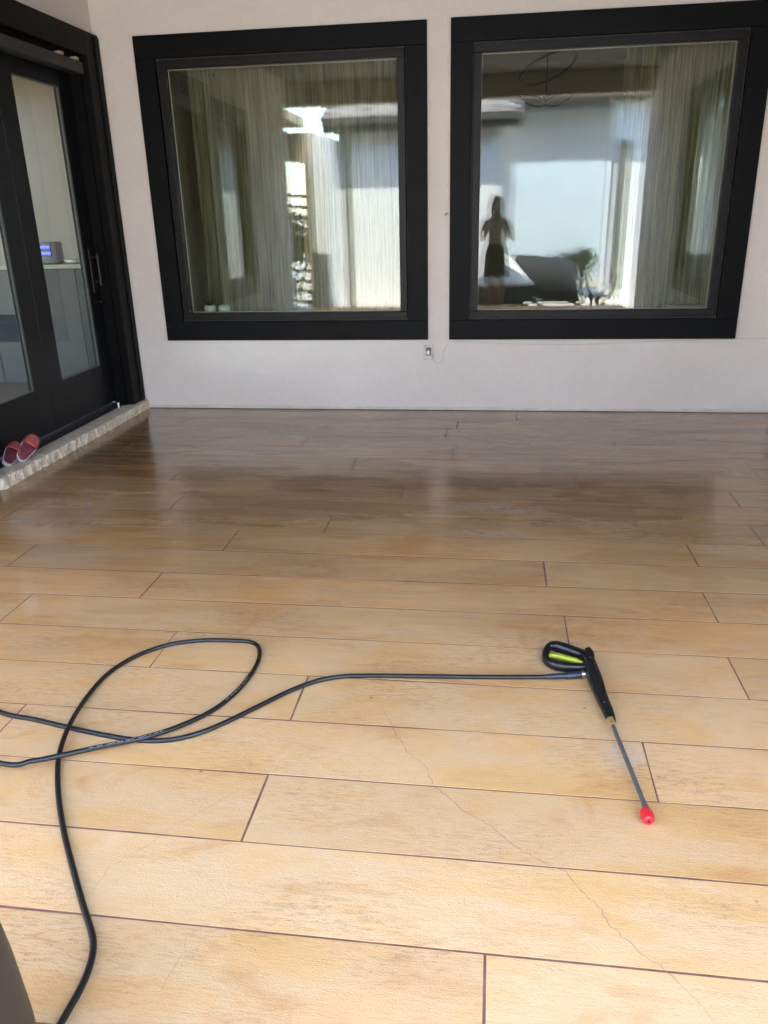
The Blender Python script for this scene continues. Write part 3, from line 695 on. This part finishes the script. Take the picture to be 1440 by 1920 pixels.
# ------------------------------------------------------------------ spray gun with lance
sg = thing('spray_gun', 'black pressure washer gun with lime trigger, steel lance and red tip', 'spray gun', at(1100,1260,0))
def cropp(x, y, z=.02): return at(980+x/4.8, 1170+y/4.8, z)
def prism(bm, outline, z0, z1, bev=.005, holes=None, crown=0):
    """outline in crop pixels; builds a bevelled slab; hole = inner outline of the same point count, bridged"""
    O = [cropp(*p) for p in outline]
    if holes is None:
        T = [bm.verts.new((p.x, p.y, z1)) for p in O]; B = [bm.verts.new((p.x, p.y, z0)) for p in O]
        f = bm.faces.new(T); f2 = bm.faces.new(B[::-1])
        for i in range(len(O)): bm.faces.new((T[i], B[i], B[(i+1)%len(O)], T[(i+1)%len(O)]))
    return bm
def round_path(name, P, R_, parent, m, flat=.8, seg=14):
    bm = bm_new(); C0 = [cropp(x, y, z) for x, y, z in P]; pts_ = spline(C0, 8); n = len(pts_)
    rr = []
    for i in range(n):
        s = i/(n-1)*(len(R_)-1); k = min(int(s), len(R_)-2); rr.append(R_[k]+(R_[k+1]-R_[k])*(s-k))
    rings = []
    for i in range(n):
        t = (pts_[min(i+1, n-1)]-pts_[max(i-1, 0)]).normalized(); s = t.cross(Vector((0,0,1))).normalized(); u = s.cross(t)
        ring = []
        for k in range(seg):
            a = 2*PI*k/seg; ca, sa = math.cos(a), math.sin(a)
            e = 4.2; q = (abs(ca)**e+abs(sa)**e)**(-1/e)
            ring.append(bm.verts.new(pts_[i]+(s*ca*rr[i]+u*sa*rr[i]*flat)*q))
        rings.append(ring)
    for a, b in zip(rings, rings[1:]):
        for k in range(seg): bm.faces.new((a[k], a[(k+1)%seg], b[(k+1)%seg], b[k]))
    bm.faces.new(rings[0][::-1]); bm.faces.new(rings[-1])
    return shade_auto(obj(name, bm, m, parent), 50)
# barrel body from the top hump down to the lance collar
round_path('body', [(565,262,.020),(600,330,.022),(628,420,.023),(668,540,.023),(712,660,.022),(760,770,.021),(790,845,.020),(803,880,.019)],
           [.0115,.019,.021,.0235,.0205,.018,.0165,.014,.0125], sg, GUNP, .8)
# grip (upper arm of the D) and guard (lower arm)
round_path('grip', [(245,195,.020),(300,200,.020),(380,222,.021),(460,252,.021),(540,282,.021),(590,320,.021)], [.014,.0185,.0185,.0185,.018,.018], sg, GUNP, .9)
round_path('trigger_guard', [(262,180,.018),(222,225,.018),(205,285,.018),(225,335,.018),(290,368,.018),(370,385,.018),(460,392,.018),(575,392,.018)], [.010,.012,.0120,.0135,.0155,.0155,.0145,.013], sg, GUNP, .95)
round_path('trigger', [(232,305,.022),(262,285,.024),(330,292,.026),(410,312,.027),(480,330,.026),(540,352,.022)], [.005,.0085,.0095,.0092,.0085,.005], sg, GREEN, .9)
for outl_, z1_ in (([(598,440),(640,426),(688,470),(733,600),(744,680),(714,700),(674,640),(628,540)], .0415), ([(556,264),(600,250),(634,292),(644,336),(592,348),(560,312)], .0425)):
    bm = bm_new(); prism(bm, outl_, .024, z1_); o = obj('side_cover', bm, GUNP, sg); bv = o.modifiers.new('b', 'BEVEL'); bv.width = .0022; bv.segments = 2
# side badge marks and seam screws
bm = bm_new()
for (x, y, r) in ((608,300,.0028),(735,700,.0026),(560,300,.0022)):
    bm = bm_new(); p = cropp(x, y, .0395); cyl(bm, (p.x, p.y, .0365), (p.x, p.y, .0398), r, seg=10)
    obj('screw', bm, STEEL, sg)
bm = bm_new()
for (a, b) in (((640,470),(655,520)),((690,590),(712,660))):
    A = cropp(*a, .0419); B = cropp(*b, .0419); d = (B-A); n = 5
    for k in range(n):
        p = A+d*(k/n); s = d.normalized().cross(Vector((0,0,1)))
        for q in (-.002, .0012):
            c0 = p+s*q; V = [bm.verts.new(c0+Vector(v_)) for v_ in ((0,0,0),(.0006,-.0026,0),(.002,-.0022,0),(.0012,.0004,0))]; bm.faces.new(V)
obj('badge_marking', bm, mat('badge_grey', (.09,.09,.10), .5), sg, kind='stuff')
def seg_cyl(name, a, b, r0, r1, m, seg=20, parent=sg):
    bm = bm_new(); cyl(bm, a, b, r0, r1, seg); return shade_auto(obj(name, bm, m, parent), 40)
c0 = cropp(790, 862, .020); c1 = cropp(812, 912, .020); nz0 = cropp(1100, 1635, .018)
seg_cyl('collar', c0, c1, .0125, .0095, BRASS)
seg_cyl('lance', c1, nz0, .0066, .0066, STEEL)
seg_cyl('lance_nut', cropp(1095,1625,.018), cropp(1128,1690,.018), .0085, .0095, STEEL, 6)
bm = bm_new(); a = cropp(1103,1665,.019); b = cropp(1140,1790,.019); d = b-a
prof = [(.0095,.08),(.0140,.14),(.0155,.35),(.0160,.60),(.0132,.84),(.0090,.91)]
q = d.to_track_quat('Z', 'Y').to_matrix().to_4x4(); seg = 24; rings = []
for r, t in prof: rings.append([bm.verts.new(a+q.to_3x3() @ Vector((r*math.cos(2*PI*k/seg)*(1+.09*(k%6 in (0, 1))), r*math.sin(2*PI*k/seg)*(1+.09*(k%6 in (0, 1))), t*d.length))) for k in range(seg)])
for u_, v_ in zip(rings, rings[1:]):
    for k in range(seg): bm.faces.new((u_[k], u_[(k+1)%seg], v_[(k+1)%seg], v_[k]))
bm.faces.new(rings[0][::-1]); bm.faces.new(rings[-1]); shade_auto(obj('nozzle_cap', bm, RED, sg), 35)
e = d.normalized(); seg_cyl('orifice', a.lerp(b, .88), a.lerp(b, .925), .0045, .0045, DARKI, 14)
seg_cyl('inlet_nut', cropp(525,452,.018), cropp(560,450,.018), .0125, .0125, mat('nickel', (.6,.58,.52), .3, 1))
seg_cyl('strain_sleeve', cropp(395,466,.016), cropp(528,453,.018), .0125, .0130, noisy('blue_black_rubber', (.016,.018,.03), (.022,.025,.04), 30, .4, .1))
seg_cyl('strain_sleeve', cropp(215,474,.012), cropp(396,466,.016), .0088, .0108, MATS['blue_black_rubber'])

# ------------------------------------------------------------------ pressure washer beside the camera
pw = thing('pressure_washer', 'dark grey upright pressure washer at the left edge of the frame', 'pressure washer', (-.94, .65, 0))
bm = bm_new(); prof = [(.0, .16, .13), (.10, .185, .15), (.35, .175, .145), (.62, .15, .12), (.74, .10, .075)]
cx, cyy = -.888, .735; seg = 32; rings = []
for z_, rx, ry in prof:
    rg = []
    for k in range(seg):
        a = 2*PI*k/seg; ca, sa = math.cos(a), math.sin(a); q_ = (abs(ca)**4+abs(sa)**4)**(-.25)
        rg.append(bm.verts.new((cx+rx*ca*q_, cyy+ry*sa*q_, .05+z_)))
    rings.append(rg)
for a, b in zip(rings, rings[1:]):
    for k in range(seg): bm.faces.new((a[k], a[(k+1)%seg], b[(k+1)%seg], b[k]))
bm.faces.new(rings[0][::-1]); bm.faces.new(rings[-1]); o = obj('housing', bm, PLAST, pw, True)
ms = o.modifiers.new('s', 'SUBSURF'); ms.levels = ms.render_levels = 1
for sx_ in (-1, 1):
    bm = bm_new(); x_ = cx+sx_*.175
    cyl(bm, (x_-.02, .62, .11), (x_+.02, .62, .11), .11, seg=28); w_ = shade_auto(obj('wheel', bm, mat('tyre_black', (.01,.01,.01), .7), pw), 40)
    bm = bm_new(); cyl(bm, (x_+sx_*.0205, .62, .11), (x_+sx_*.028, .62, .11), .065, .055, 28); obj('rim', bm, mat('rim_grey', (.12,.125,.13), .4), w_)
bm = bm_new(); cyl(bm, (-.740, .745, .325), (-.716, .745, .325), .046, .041, 28); cyl(bm, (-.716, .745, .325), (-.708, .745, .325), .030, .027, 28)
shade_auto(obj('hub_dial', bm, mat('dial_grey', (.035,.04,.048), .4), pw), 40)
bm = bm_new()
for sx_ in (-1, 1): tube_mesh(bm, spline([(cx+sx_*.10, .72, .62), (cx+sx_*.11, .72, .80), (cx+sx_*.09, .70, .93), (cx, .69, .95)], 6), .013, 10)
obj('push_handle', bm, PLAST, pw, True)

# ------------------------------------------------------------------ courtyard : house opposite
YO = -2.40
oh = thing('opposite_house', 'white stucco wing with grey shingle roof across the courtyard, mirrored in the windows', 'building', (-1.4, YO, 0))
bm = bm_new(); box(bm, -2.78, .07, YO-3.5, YO, -.18, 2.98); obj('wall', bm, WALL2, oh)
bm = bm_new(); box(bm, -2.98, .40, YO+.30, YO+.36, 2.79, 2.99, .006); box(bm, -2.98, .46, YO+.361, YO+.43, 2.90, 3.0, .008); obj('fascia', bm, noisy('gutter_brown', (.045,.038,.032), (.06,.05,.042), 5, .5, 0), oh)
bm = bm_new(); box(bm, -2.98, .40, YO-3.6, YO+.299, 2.982, 3.0); obj('soffit', bm, WALL2, oh)
bm = bm_new(); box(bm, -2.66, -2.57, YO+.004, YO+.07, -.17, 2.85, .008); obj('downspout', bm, MATS['gutter_brown'], oh)
sl_ = math.radians(24); y_e = YO+.42; z_e = 3.015
bm = bm_new(); Lr = 3.2
V = [bm.verts.new(p) for p in ((-3.0, y_e, z_e), (.42, y_e, z_e), (.42, y_e-Lr*math.cos(sl_), z_e+Lr*math.sin(sl_)), (-3.0, y_e-Lr*math.cos(sl_), z_e+Lr*math.sin(sl_)))]
f = bm.faces.new(V); r = bmesh.ops.extrude_face_region(bm, geom=[f]); bmesh.ops.translate(bm, vec=(0,0,-.03), verts=[v for v in r['geom'] if isinstance(v, bmesh.types.BMVert)])
roof = obj('roof', bm, noisy('roof_felt', (.06,.055,.05), (.08,.075,.07), 10, .9, 0), oh)
shm = [noisy('shingle_%s' % n_, c, tuple(q*1.25 for q in c), 40, .9, .5, 200, .003) for n_, c in (('pale', (.22,.20,.18)), ('mid', (.16,.145,.13)), ('dark', (.10,.092,.085)), ('tan', (.19,.165,.14)))]
shd = []
for m_ in shm:
    bm = bm_new(); box(bm, 0, .214, -.165, 0, 0, .012); me = bpy.data.meshes.new('shingle'); bm.to_mesh(me); bm.free(); me.materials.append(m_); shd.append(me)
r_ = random.Random(11)
for row in range(16):
    off = (row % 2)*.11
    for i in range(16):
        x_ = -3.0+off+i*.2165
        if x_ > .22: continue
        s = row*.14
        o = bpy.data.objects.new('shingle', r_.choice(shd)); COL.objects.link(o); o.parent = roof
        o.location = (x_, y_e-s*math.cos(sl_)+.01, z_e+s*math.sin(sl_)+.004); o.rotation_euler = (-sl_+math.radians(4), 0, 0)

# projecting lit side wall and shaded entry with the gate
sw = thing('garden_side_wall', 'tall white wall turning the courtyard corner beside the gate', 'wall', (-2.9, -2, 0))
bm = bm_new(); box(bm, -3.02, -2.785, YO-.6, -1.25, -.18, 2.70); obj('stucco_face', bm, WALL2, sw)
ge = thing('entry_wall', 'shaded tan entry wall with an opening above the slatted gate', 'wall', (-3.3, -1.5, 0))
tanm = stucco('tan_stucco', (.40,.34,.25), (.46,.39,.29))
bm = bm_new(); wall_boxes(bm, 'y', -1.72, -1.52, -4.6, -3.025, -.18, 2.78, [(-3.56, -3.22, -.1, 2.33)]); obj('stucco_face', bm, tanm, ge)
bm = bm_new(); box(bm, -4.7, -3.18, -1.75, -.285, 2.86, 3.0); obj('eave', bm, noisy('eave_cream', (.5,.42,.28), (.56,.48,.33), 5, .7, 0), ge)
gt = thing('slatted_gate', 'black gate of horizontal slats at the left end of the courtyard', 'gate', (-3.4, -1.8, 0))
bm = bm_new(); box(bm, -3.60, -3.565, -1.83, -1.79, -.17, 1.95); box(bm, -3.215, -3.18, -1.83, -1.79, -.17, 1.95); obj('gate_frame', bm, BLACK, gt)
for k in range(11):
    bm = bm_new(); z_ = .0+k*.178; box(bm, -3.5648, -3.2152, -1.825, -1.80, z_, z_+.055, .003); obj('slat', bm, BLACK, gt)

# far right wing : header under its own eave, square column with a downspout
rw2 = thing('far_wing', 'white open loggia with shaded header and square column beyond the courtyard', 'building', (1.4, -4.3, 0))
bm = bm_new(); box(bm, .072, 2.20, -4.75, -4.45, 2.36, 3.25); box(bm, .072, .36, -4.75, -4.45, -.18, 2.36); obj('header', bm, WALL2, rw2)
bm = bm_new(); box(bm, 2.08, 3.4, -3.75, -3.45, -.18, 3.3); obj('column', bm, WALL2, rw2)
bm = bm_new(); box(bm, 2.20, 2.385, -3.448, -3.36, .05, 2.63, .008); obj('shutter_panel', bm, noisy('grey_panel', (.14,.14,.125), (.18,.18,.16), 8, .6, 0), rw2)
bm = bm_new(); box(bm, .0, 3.6, -5.1, -3.0, 3.302, 3.44); obj('eave', bm, MATS['gutter_brown'], rw2)
bm = bm_new(); box(bm, .35, .52, -3.6, -3.5, 2.3, 3.3); bm.free()

# covered furniture
def blob_cover(bm, x0, x1, y0, y1, z0, h, seed, top=None, sag=.05):
    nx, ny = 22, 12; g_ = {}
    def hh(u, v):
        b_ = min(1, min(u, 1-u)*7)*min(1, min(v, 1-v)*5); b_ = b_**.5
        p = top(u) if top else 1
        return z0+h*p*b_*(1-sag*noise.noise(Vector((u*4, v*4, seed))))
    for i in range(nx+1):
        for j in range(ny+1):
            u, v = i/nx, j/ny
            sp = 1-.10*(min(1, min(u, 1-u)*7)*min(1, min(v, 1-v)*5))
            g_[i, j] = bm.verts.new((x0+(x1-x0)*u, y0+(y1-y0)*v, hh(u, v)+.012*noise.noise(Vector((u*13, v*13, seed)))))
    for i in range(nx):
        for j in range(ny): bm.faces.new((g_[i,j], g_[i+1,j], g_[i+1,j+1], g_[i,j+1]))
    base = [g_[i, 0] for i in range(nx+1)]+[g_[nx, j] for j in range(1, ny+1)]+[g_[i, ny] for i in range(nx-1, -1, -1)]+[g_[0, j] for j in range(ny-1, 0, -1)]
    bm.faces.new(base[::-1]); return bm
CK = -.172
cs = thing('covered_sofa', 'outdoor sofa under a dark grey fabric cover behind the photographer', 'sofa', (.9, -1.8, CK))
bm = bm_new(); blob_cover(bm, .18, 1.52, -2.35, -1.55, CK+.16, .78, 3, lambda u: 1-.12*u-.10*max(0, u-.7)*3); obj('cover', bm, noisy('dark_cover', (.014,.015,.018), (.022,.024,.028), 9, .8, .3, 40, .01), cs, True)
for (x_, y_) in ((.24, -1.62), (1.44, -1.62), (.24, -2.28), (1.44, -2.28)):
    bm = bm_new(); box(bm, x_-.03, x_+.03, y_-.03, y_+.03, CK, CK+.20); obj('leg', bm, BLACK, cs)
ct = thing('covered_table', 'table under a pointed white cloth behind the photographer', 'table', (.1, -1.6, CK))
bm = bm_new(); lathe(bm, (.12, -1.55, 0), [(.56,.30),(.50,.36),(.36,.52),(.20,.72),(.06,.84),(.0001,.86)], 28, 1, .7)
for v in bm.verts: v.co.z += .03*noise.noise(v.co*5)
obj('white_cloth', bm, noisy('white_cloth', (.66,.64,.62), (.74,.72,.70), 6, .8, .2, 20, .01), ct, True)
bm = bm_new(); lathe(bm, (.12, -1.55, CK), [(.42,0),(.44,.02),(.50,.40),(.50,.44),(.0001,.45)], 28, 1, .7); obj('base', bm, MATS['dark_cover'], ct)
# curled metal chairs / fire basket at the right
fb = thing('curved_chair', 'low outdoor chair with curved dark arms near the white column', 'chair', (1.72, -1.6, CK))
for (x0, sx_) in ((1.52, 1), (2.02, -1)):
    bm = bm_new(); tube_mesh(bm, spline([(x0, -1.5, .50), (x0+.02*sx_, -1.5, .30), (x0+.10*sx_, -1.52, .12), (x0+.20*sx_, -1.55, 0.02), (x0+.24*sx_, -1.55, CK)], 8), .028, 10); obj('arm', bm, noisy('dark_wood', (.03,.022,.017), (.05,.036,.026), 20, .5, .1), fb, True)
bm = bm_new(); box(bm, 1.60, 1.94, -1.9, -1.5, .06, .10, .01); obj('seat', bm, MATS['dark_wood'], fb)
bm = bm_new(); box(bm, 1.64, 1.68, -1.9, -1.86, CK, .06); box(bm, 1.86, 1.90, -1.9, -1.86, CK, .06); obj('leg', bm, MATS['dark_wood'], fb)
# low parapet post
bm = bm_new(); box(bm, .70, .80, -1.32, -1.22, CK, .10, .01); o = obj('marker_post', bm, WALL2); o['label'] = 'short pale post in front of the dark covered sofa'; o['category'] = 'post'

# trees beyond
def tree(x, y, h, seed, lab, name='tree'):
    r_ = random.Random(seed); z0 = gz(x, y)-.1; t = thing(name, lab, 'tree', (x, y, z0), 'small trees beyond the courtyard')
    bm = bm_new(); tube_mesh(bm, [Vector((x+.06*k*math.sin(k+seed), y, z0+h*.16*k)) for k in range(5)], lambda s: .14*h/4*(1-.7*s), 8)
    for q in range(5):
        a = r_.uniform(0, 6.28); b0 = Vector((x, y, z0+h*r_.uniform(.35, .55))); cyl(bm, b0, b0+Vector((math.cos(a)*.28*h, math.sin(a)*.28*h, .22*h)), .02*h, .006*h, 6)
    obj('trunk', bm, noisy('bark', (.07,.05,.035), (.11,.085,.06), 8, .9, .3), t)
    bm = bm_new(); cl = [(Vector((r_.gauss(0, .2)*h, r_.gauss(0, .2)*h, h*r_.uniform(.42, .92))), r_.uniform(.10, .19)*h) for _ in range(14)]
    for k in range(1500):
        c, rr = r_.choice(cl); d = Vector((r_.gauss(0,1), r_.gauss(0,1), r_.gauss(0,1))).normalized()*rr*r_.random()**.4
        p = Vector((x, y, z0))+c+d; s = h*.028; e1 = Vector((r_.gauss(0,1), r_.gauss(0,1), r_.gauss(0,1))).normalized(); e2 = e1.orthogonal().normalized()
        bm.faces.new([bm.verts.new(p+e1*s), bm.verts.new(p+e2*s*.6), bm.verts.new(p-e1*s), bm.verts.new(p-e2*s*.6)])
    obj('crown', bm, noisy('leaf_green', (.035,.055,.02), (.06,.09,.035), 1.5, .7, 0), t)
tree(2.15, -8.4, .75, 1, 'small dark shrub tree nearest the white column'); tree(2.45, -8.9, .9, 2, 'taller small tree against the far white wall')
tree(1.85, -8.9, .8, 3, 'small tree left of the pair against the far white wall')
tree(-4.1, -4.4, 1.9, 5, 'garden tree showing behind the slatted gate'); tree(-5.4, -7.5, 2.1, 6, 'garden tree farther back behind the slatted gate')
bm = bm_new(); box(bm, -.6, 5.5, -9.6, -9.4, -1.2, 3.3); o = obj('boundary_wall', bm, stucco('pale_blue_stucco', (.44,.50,.52), (.48,.54,.56))); o['label'] = 'tall sunlit white wall closing the far side behind the trees'; o['category'] = 'wall'
bm = bm_new(); box(bm, -9, -3.2, -9.3, -9.15, -.3, 1.3); o = obj('garden_wall', bm, WALL2); o['label'] = 'low white garden wall far behind the slatted gate'; o['category'] = 'wall'

# ------------------------------------------------------------------ photographer
SKIN = noisy('skin', (.42,.25,.17), (.46,.28,.20), 12, .5, .1, 200, .001, Subsurface_Weight=.05)
def skin_obj(name, verts, edges, radii, m, parent, lv=2, root=0):
    me = bpy.data.meshes.new(name); me.from_pydata([Vector(v) for v in verts], edges, []); o = bpy.data.objects.new(name, me); COL.objects.link(o)
    me.materials.append(m)
    md = o.modifiers.new('skin', 'SKIN'); md.use_smooth_shade = True
    sv = me.skin_vertices[0].data
    for i, r in enumerate(radii):
        sv[i].radius = (r, r) if not isinstance(r, tuple) else r; sv[i].use_root = (i == root)
    ms = o.modifiers.new('sub', 'SUBSURF'); ms.levels = ms.render_levels = lv
    if parent: o.parent = parent; o.matrix_parent_inverse = parent.matrix_basis.inverted()
    return o
BX, BY = .02, -.36
pe = thing('person', 'person in sleeveless pale olive top and knee length dark skirt holding up a phone', 'person', (BX, BY, 0))
Vt = []; Ed = []; Ra = []
def add(p, r, par=None):
    Vt.append((BX+p[0], BY+p[1], p[2])); Ra.append(r)
    if par is not None: Ed.append((par, len(Vt)-1))
    return len(Vt)-1
pel = add((0,0,.90), (.155,.105)); wai = add((0,.0,1.07), (.122,.09), pel); chs = add((0,0,1.24), (.145,.10), wai); nk0 = add((0,-.01,1.385), (.085,.065), chs); nk1 = add((0,.0,1.45), .045, nk0)
hd0 = add((0,.015,1.515), (.060,.072), nk1); hd1 = add((0,.01,1.585), (.072,.088), hd0); hd2 = add((0,0,1.645), (.055,.065), hd1)
for s in (-1, 1):
    hip = add((.088*s,0,.84), .085, pel); kn = add((.085*s,.01,.47), .052, hip); cf = add((.085*s,-.01,.33), .050, kn); an = add((.08*s,-.01,.085), .031, cf); hl = add((.082*s,.03,.045), .034, an); toe = add((.095*s,.15,.03), .026, hl)
    sh = add((.165*s,-.01,1.345), .050, chs); ua = add((.222*s,.03,1.21), .041, sh); el = add((.240*s,.085,1.065), .034, ua); fo = add((.19*s,.155,1.18), .031, el); wr = add((.115*s,.235,1.325), .022, fo)
    pm = add((.088*s,.262,1.385), (.032,.018), wr)
    for k in range(4):
        bx_ = .098-.012*k*.6; zz = 1.40+.019*k
        f1 = add((.070*s+.012*s, .285, zz), .0095, pm); f2 = add((.060*s, .310, zz+.004), .0085, f1); f3 = add((.040*s, .3125, zz+.005), .0075, f2)
    t1 = add((.078*s,.262,1.425), .0105, pm); t2 = add((.058*s,.276,1.45), .009, t1)
body = skin_obj('body', Vt, Ed, Ra, SKIN, pe, 2)
TOP = noisy('olive_top', (.42,.43,.36), (.50,.51,.43), 14, .8, .2, 150, .002)
top_o = skin_obj('top', [(BX, BY, .95), (BX, BY, 1.08), (BX, BY, 1.24), (BX, BY-.01, 1.36), (BX-.13, BY-.01, 1.355), (BX+.13, BY-.01, 1.355)], [(0,1),(1,2),(2,3),(3,4),(3,5)], [(.158,.112),(.132,.100),(.156,.110),(.10,.075),.052,.052], TOP, pe, 2, 0)
bm = bm_new(); seg = 40; rings = []
for (z_, rx, ry) in ((1.02,.128,.098),(.95,.160,.118),(.84,.182,.140),(.68,.195,.155),(.53,.205,.165)):
    rings.append([bm.verts.new((BX+rx*math.cos(2*PI*k/seg)*(1+.03*math.sin(6*2*PI*k/seg)*(1.02-z_)*2), BY+ry*math.sin(2*PI*k/seg)*(1+.03*math.sin(6*2*PI*k/seg)*(1.02-z_)*2), z_+.006*math.sin(3*2*PI*k/seg))) for k in range(seg)])
for a, b in zip(rings, rings[1:]):
    for k in range(seg): bm.faces.new((a[k], a[(k+1)%seg], b[(k+1)%seg], b[k]))
o = obj('skirt', bm, noisy('black_skirt', (.010,.010,.012), (.016,.016,.018), 12, .8, .2, 60, .004), pe, True); sm = o.modifiers.new('thick', 'SOLIDIFY'); sm.thickness = .004
HAIR = noisy('brown_hair', (.025,.016,.010), (.045,.028,.018), 30, .55, .4, 200, .003)
bm = bm_new(); ball(bm, (BX, BY-.018, 1.615), .092, (.92,1.08,1.0), 24)
for v in list(bm.verts):
    if v.co.y > BY+.055 and v.co.z < 1.64: v.co.y = BY+.055
    if v.co.z < 1.60 and v.co.y < BY+.02: v.co.z -= .05; v.co.y -= .006
    v.co += v.co.normalized()*.003*noise.noise(v.co*60)
ball(bm, (BX-.02, BY-.07, 1.685), .036, (1.1,1,.8), 14)
hair = obj('hair', bm, HAIR, pe, True)
bm = bm_new()
for s in (-1, 1): tube_mesh(bm, spline([(BX+.078*s, BY-.02, 1.60), (BX+.088*s, BY-.015, 1.50), (BX+.085*s, BY+.02, 1.42), (BX+.08*s, BY+.045, 1.37)], 6), lambda q: .020*(1-.7*q), 8)
obj('hair_lock', bm, HAIR, pe, True)
bm = bm_new(); ball(bm, (BX, BY+.10, 1.575), .013, (.8,1.1,1.3), 10); ball(bm, (BX+.078, BY+.01, 1.575), .018, (.4,.8,1.3), 10); ball(bm, (BX-.078, BY+.01, 1.575), .018, (.4,.8,1.3), 10)
obj('nose_and_ears', bm, SKIN, pe, True)
for s in (-1, 1):
    bm = bm_new(); ball(bm, (BX+.030*s, BY+.085, 1.590), .0115, (1.1,.7,.8), 10); obj('eye', bm, mat('eye_white', (.6,.6,.58), .2), pe, True)
bm = bm_new(); ball(bm, (BX, BY+.088, 1.535), .02, (1.1,.4,.30), 10); obj('mouth', bm, mat('lip', (.35,.11,.10), .5), pe, True)
for s in (-1, 1):
    bm = bm_new(); ball(bm, (BX+.09*s, BY+.075, .028), .045, (.95,2.7,.62), 16); obj('shoe', bm, mat('dark_shoe', (.02,.02,.022), .5), pe, True)
ph = thing('phone', 'black phone held upright in front of the face', 'phone', (0, -.03, 1.5))
bm = bm_new(); box(bm, -.037, .037, -.040, -.032, 1.358, 1.515, .003); obj('case', bm, mat('phone_black', (.01,.01,.012), .25), ph)
bm = bm_new(); cyl(bm, (0, -.0318, 1.5), (0, -.0295, 1.5), .008, seg=16); obj('camera_lens', bm, mat('lens', (.005,.005,.01), .05), ph)
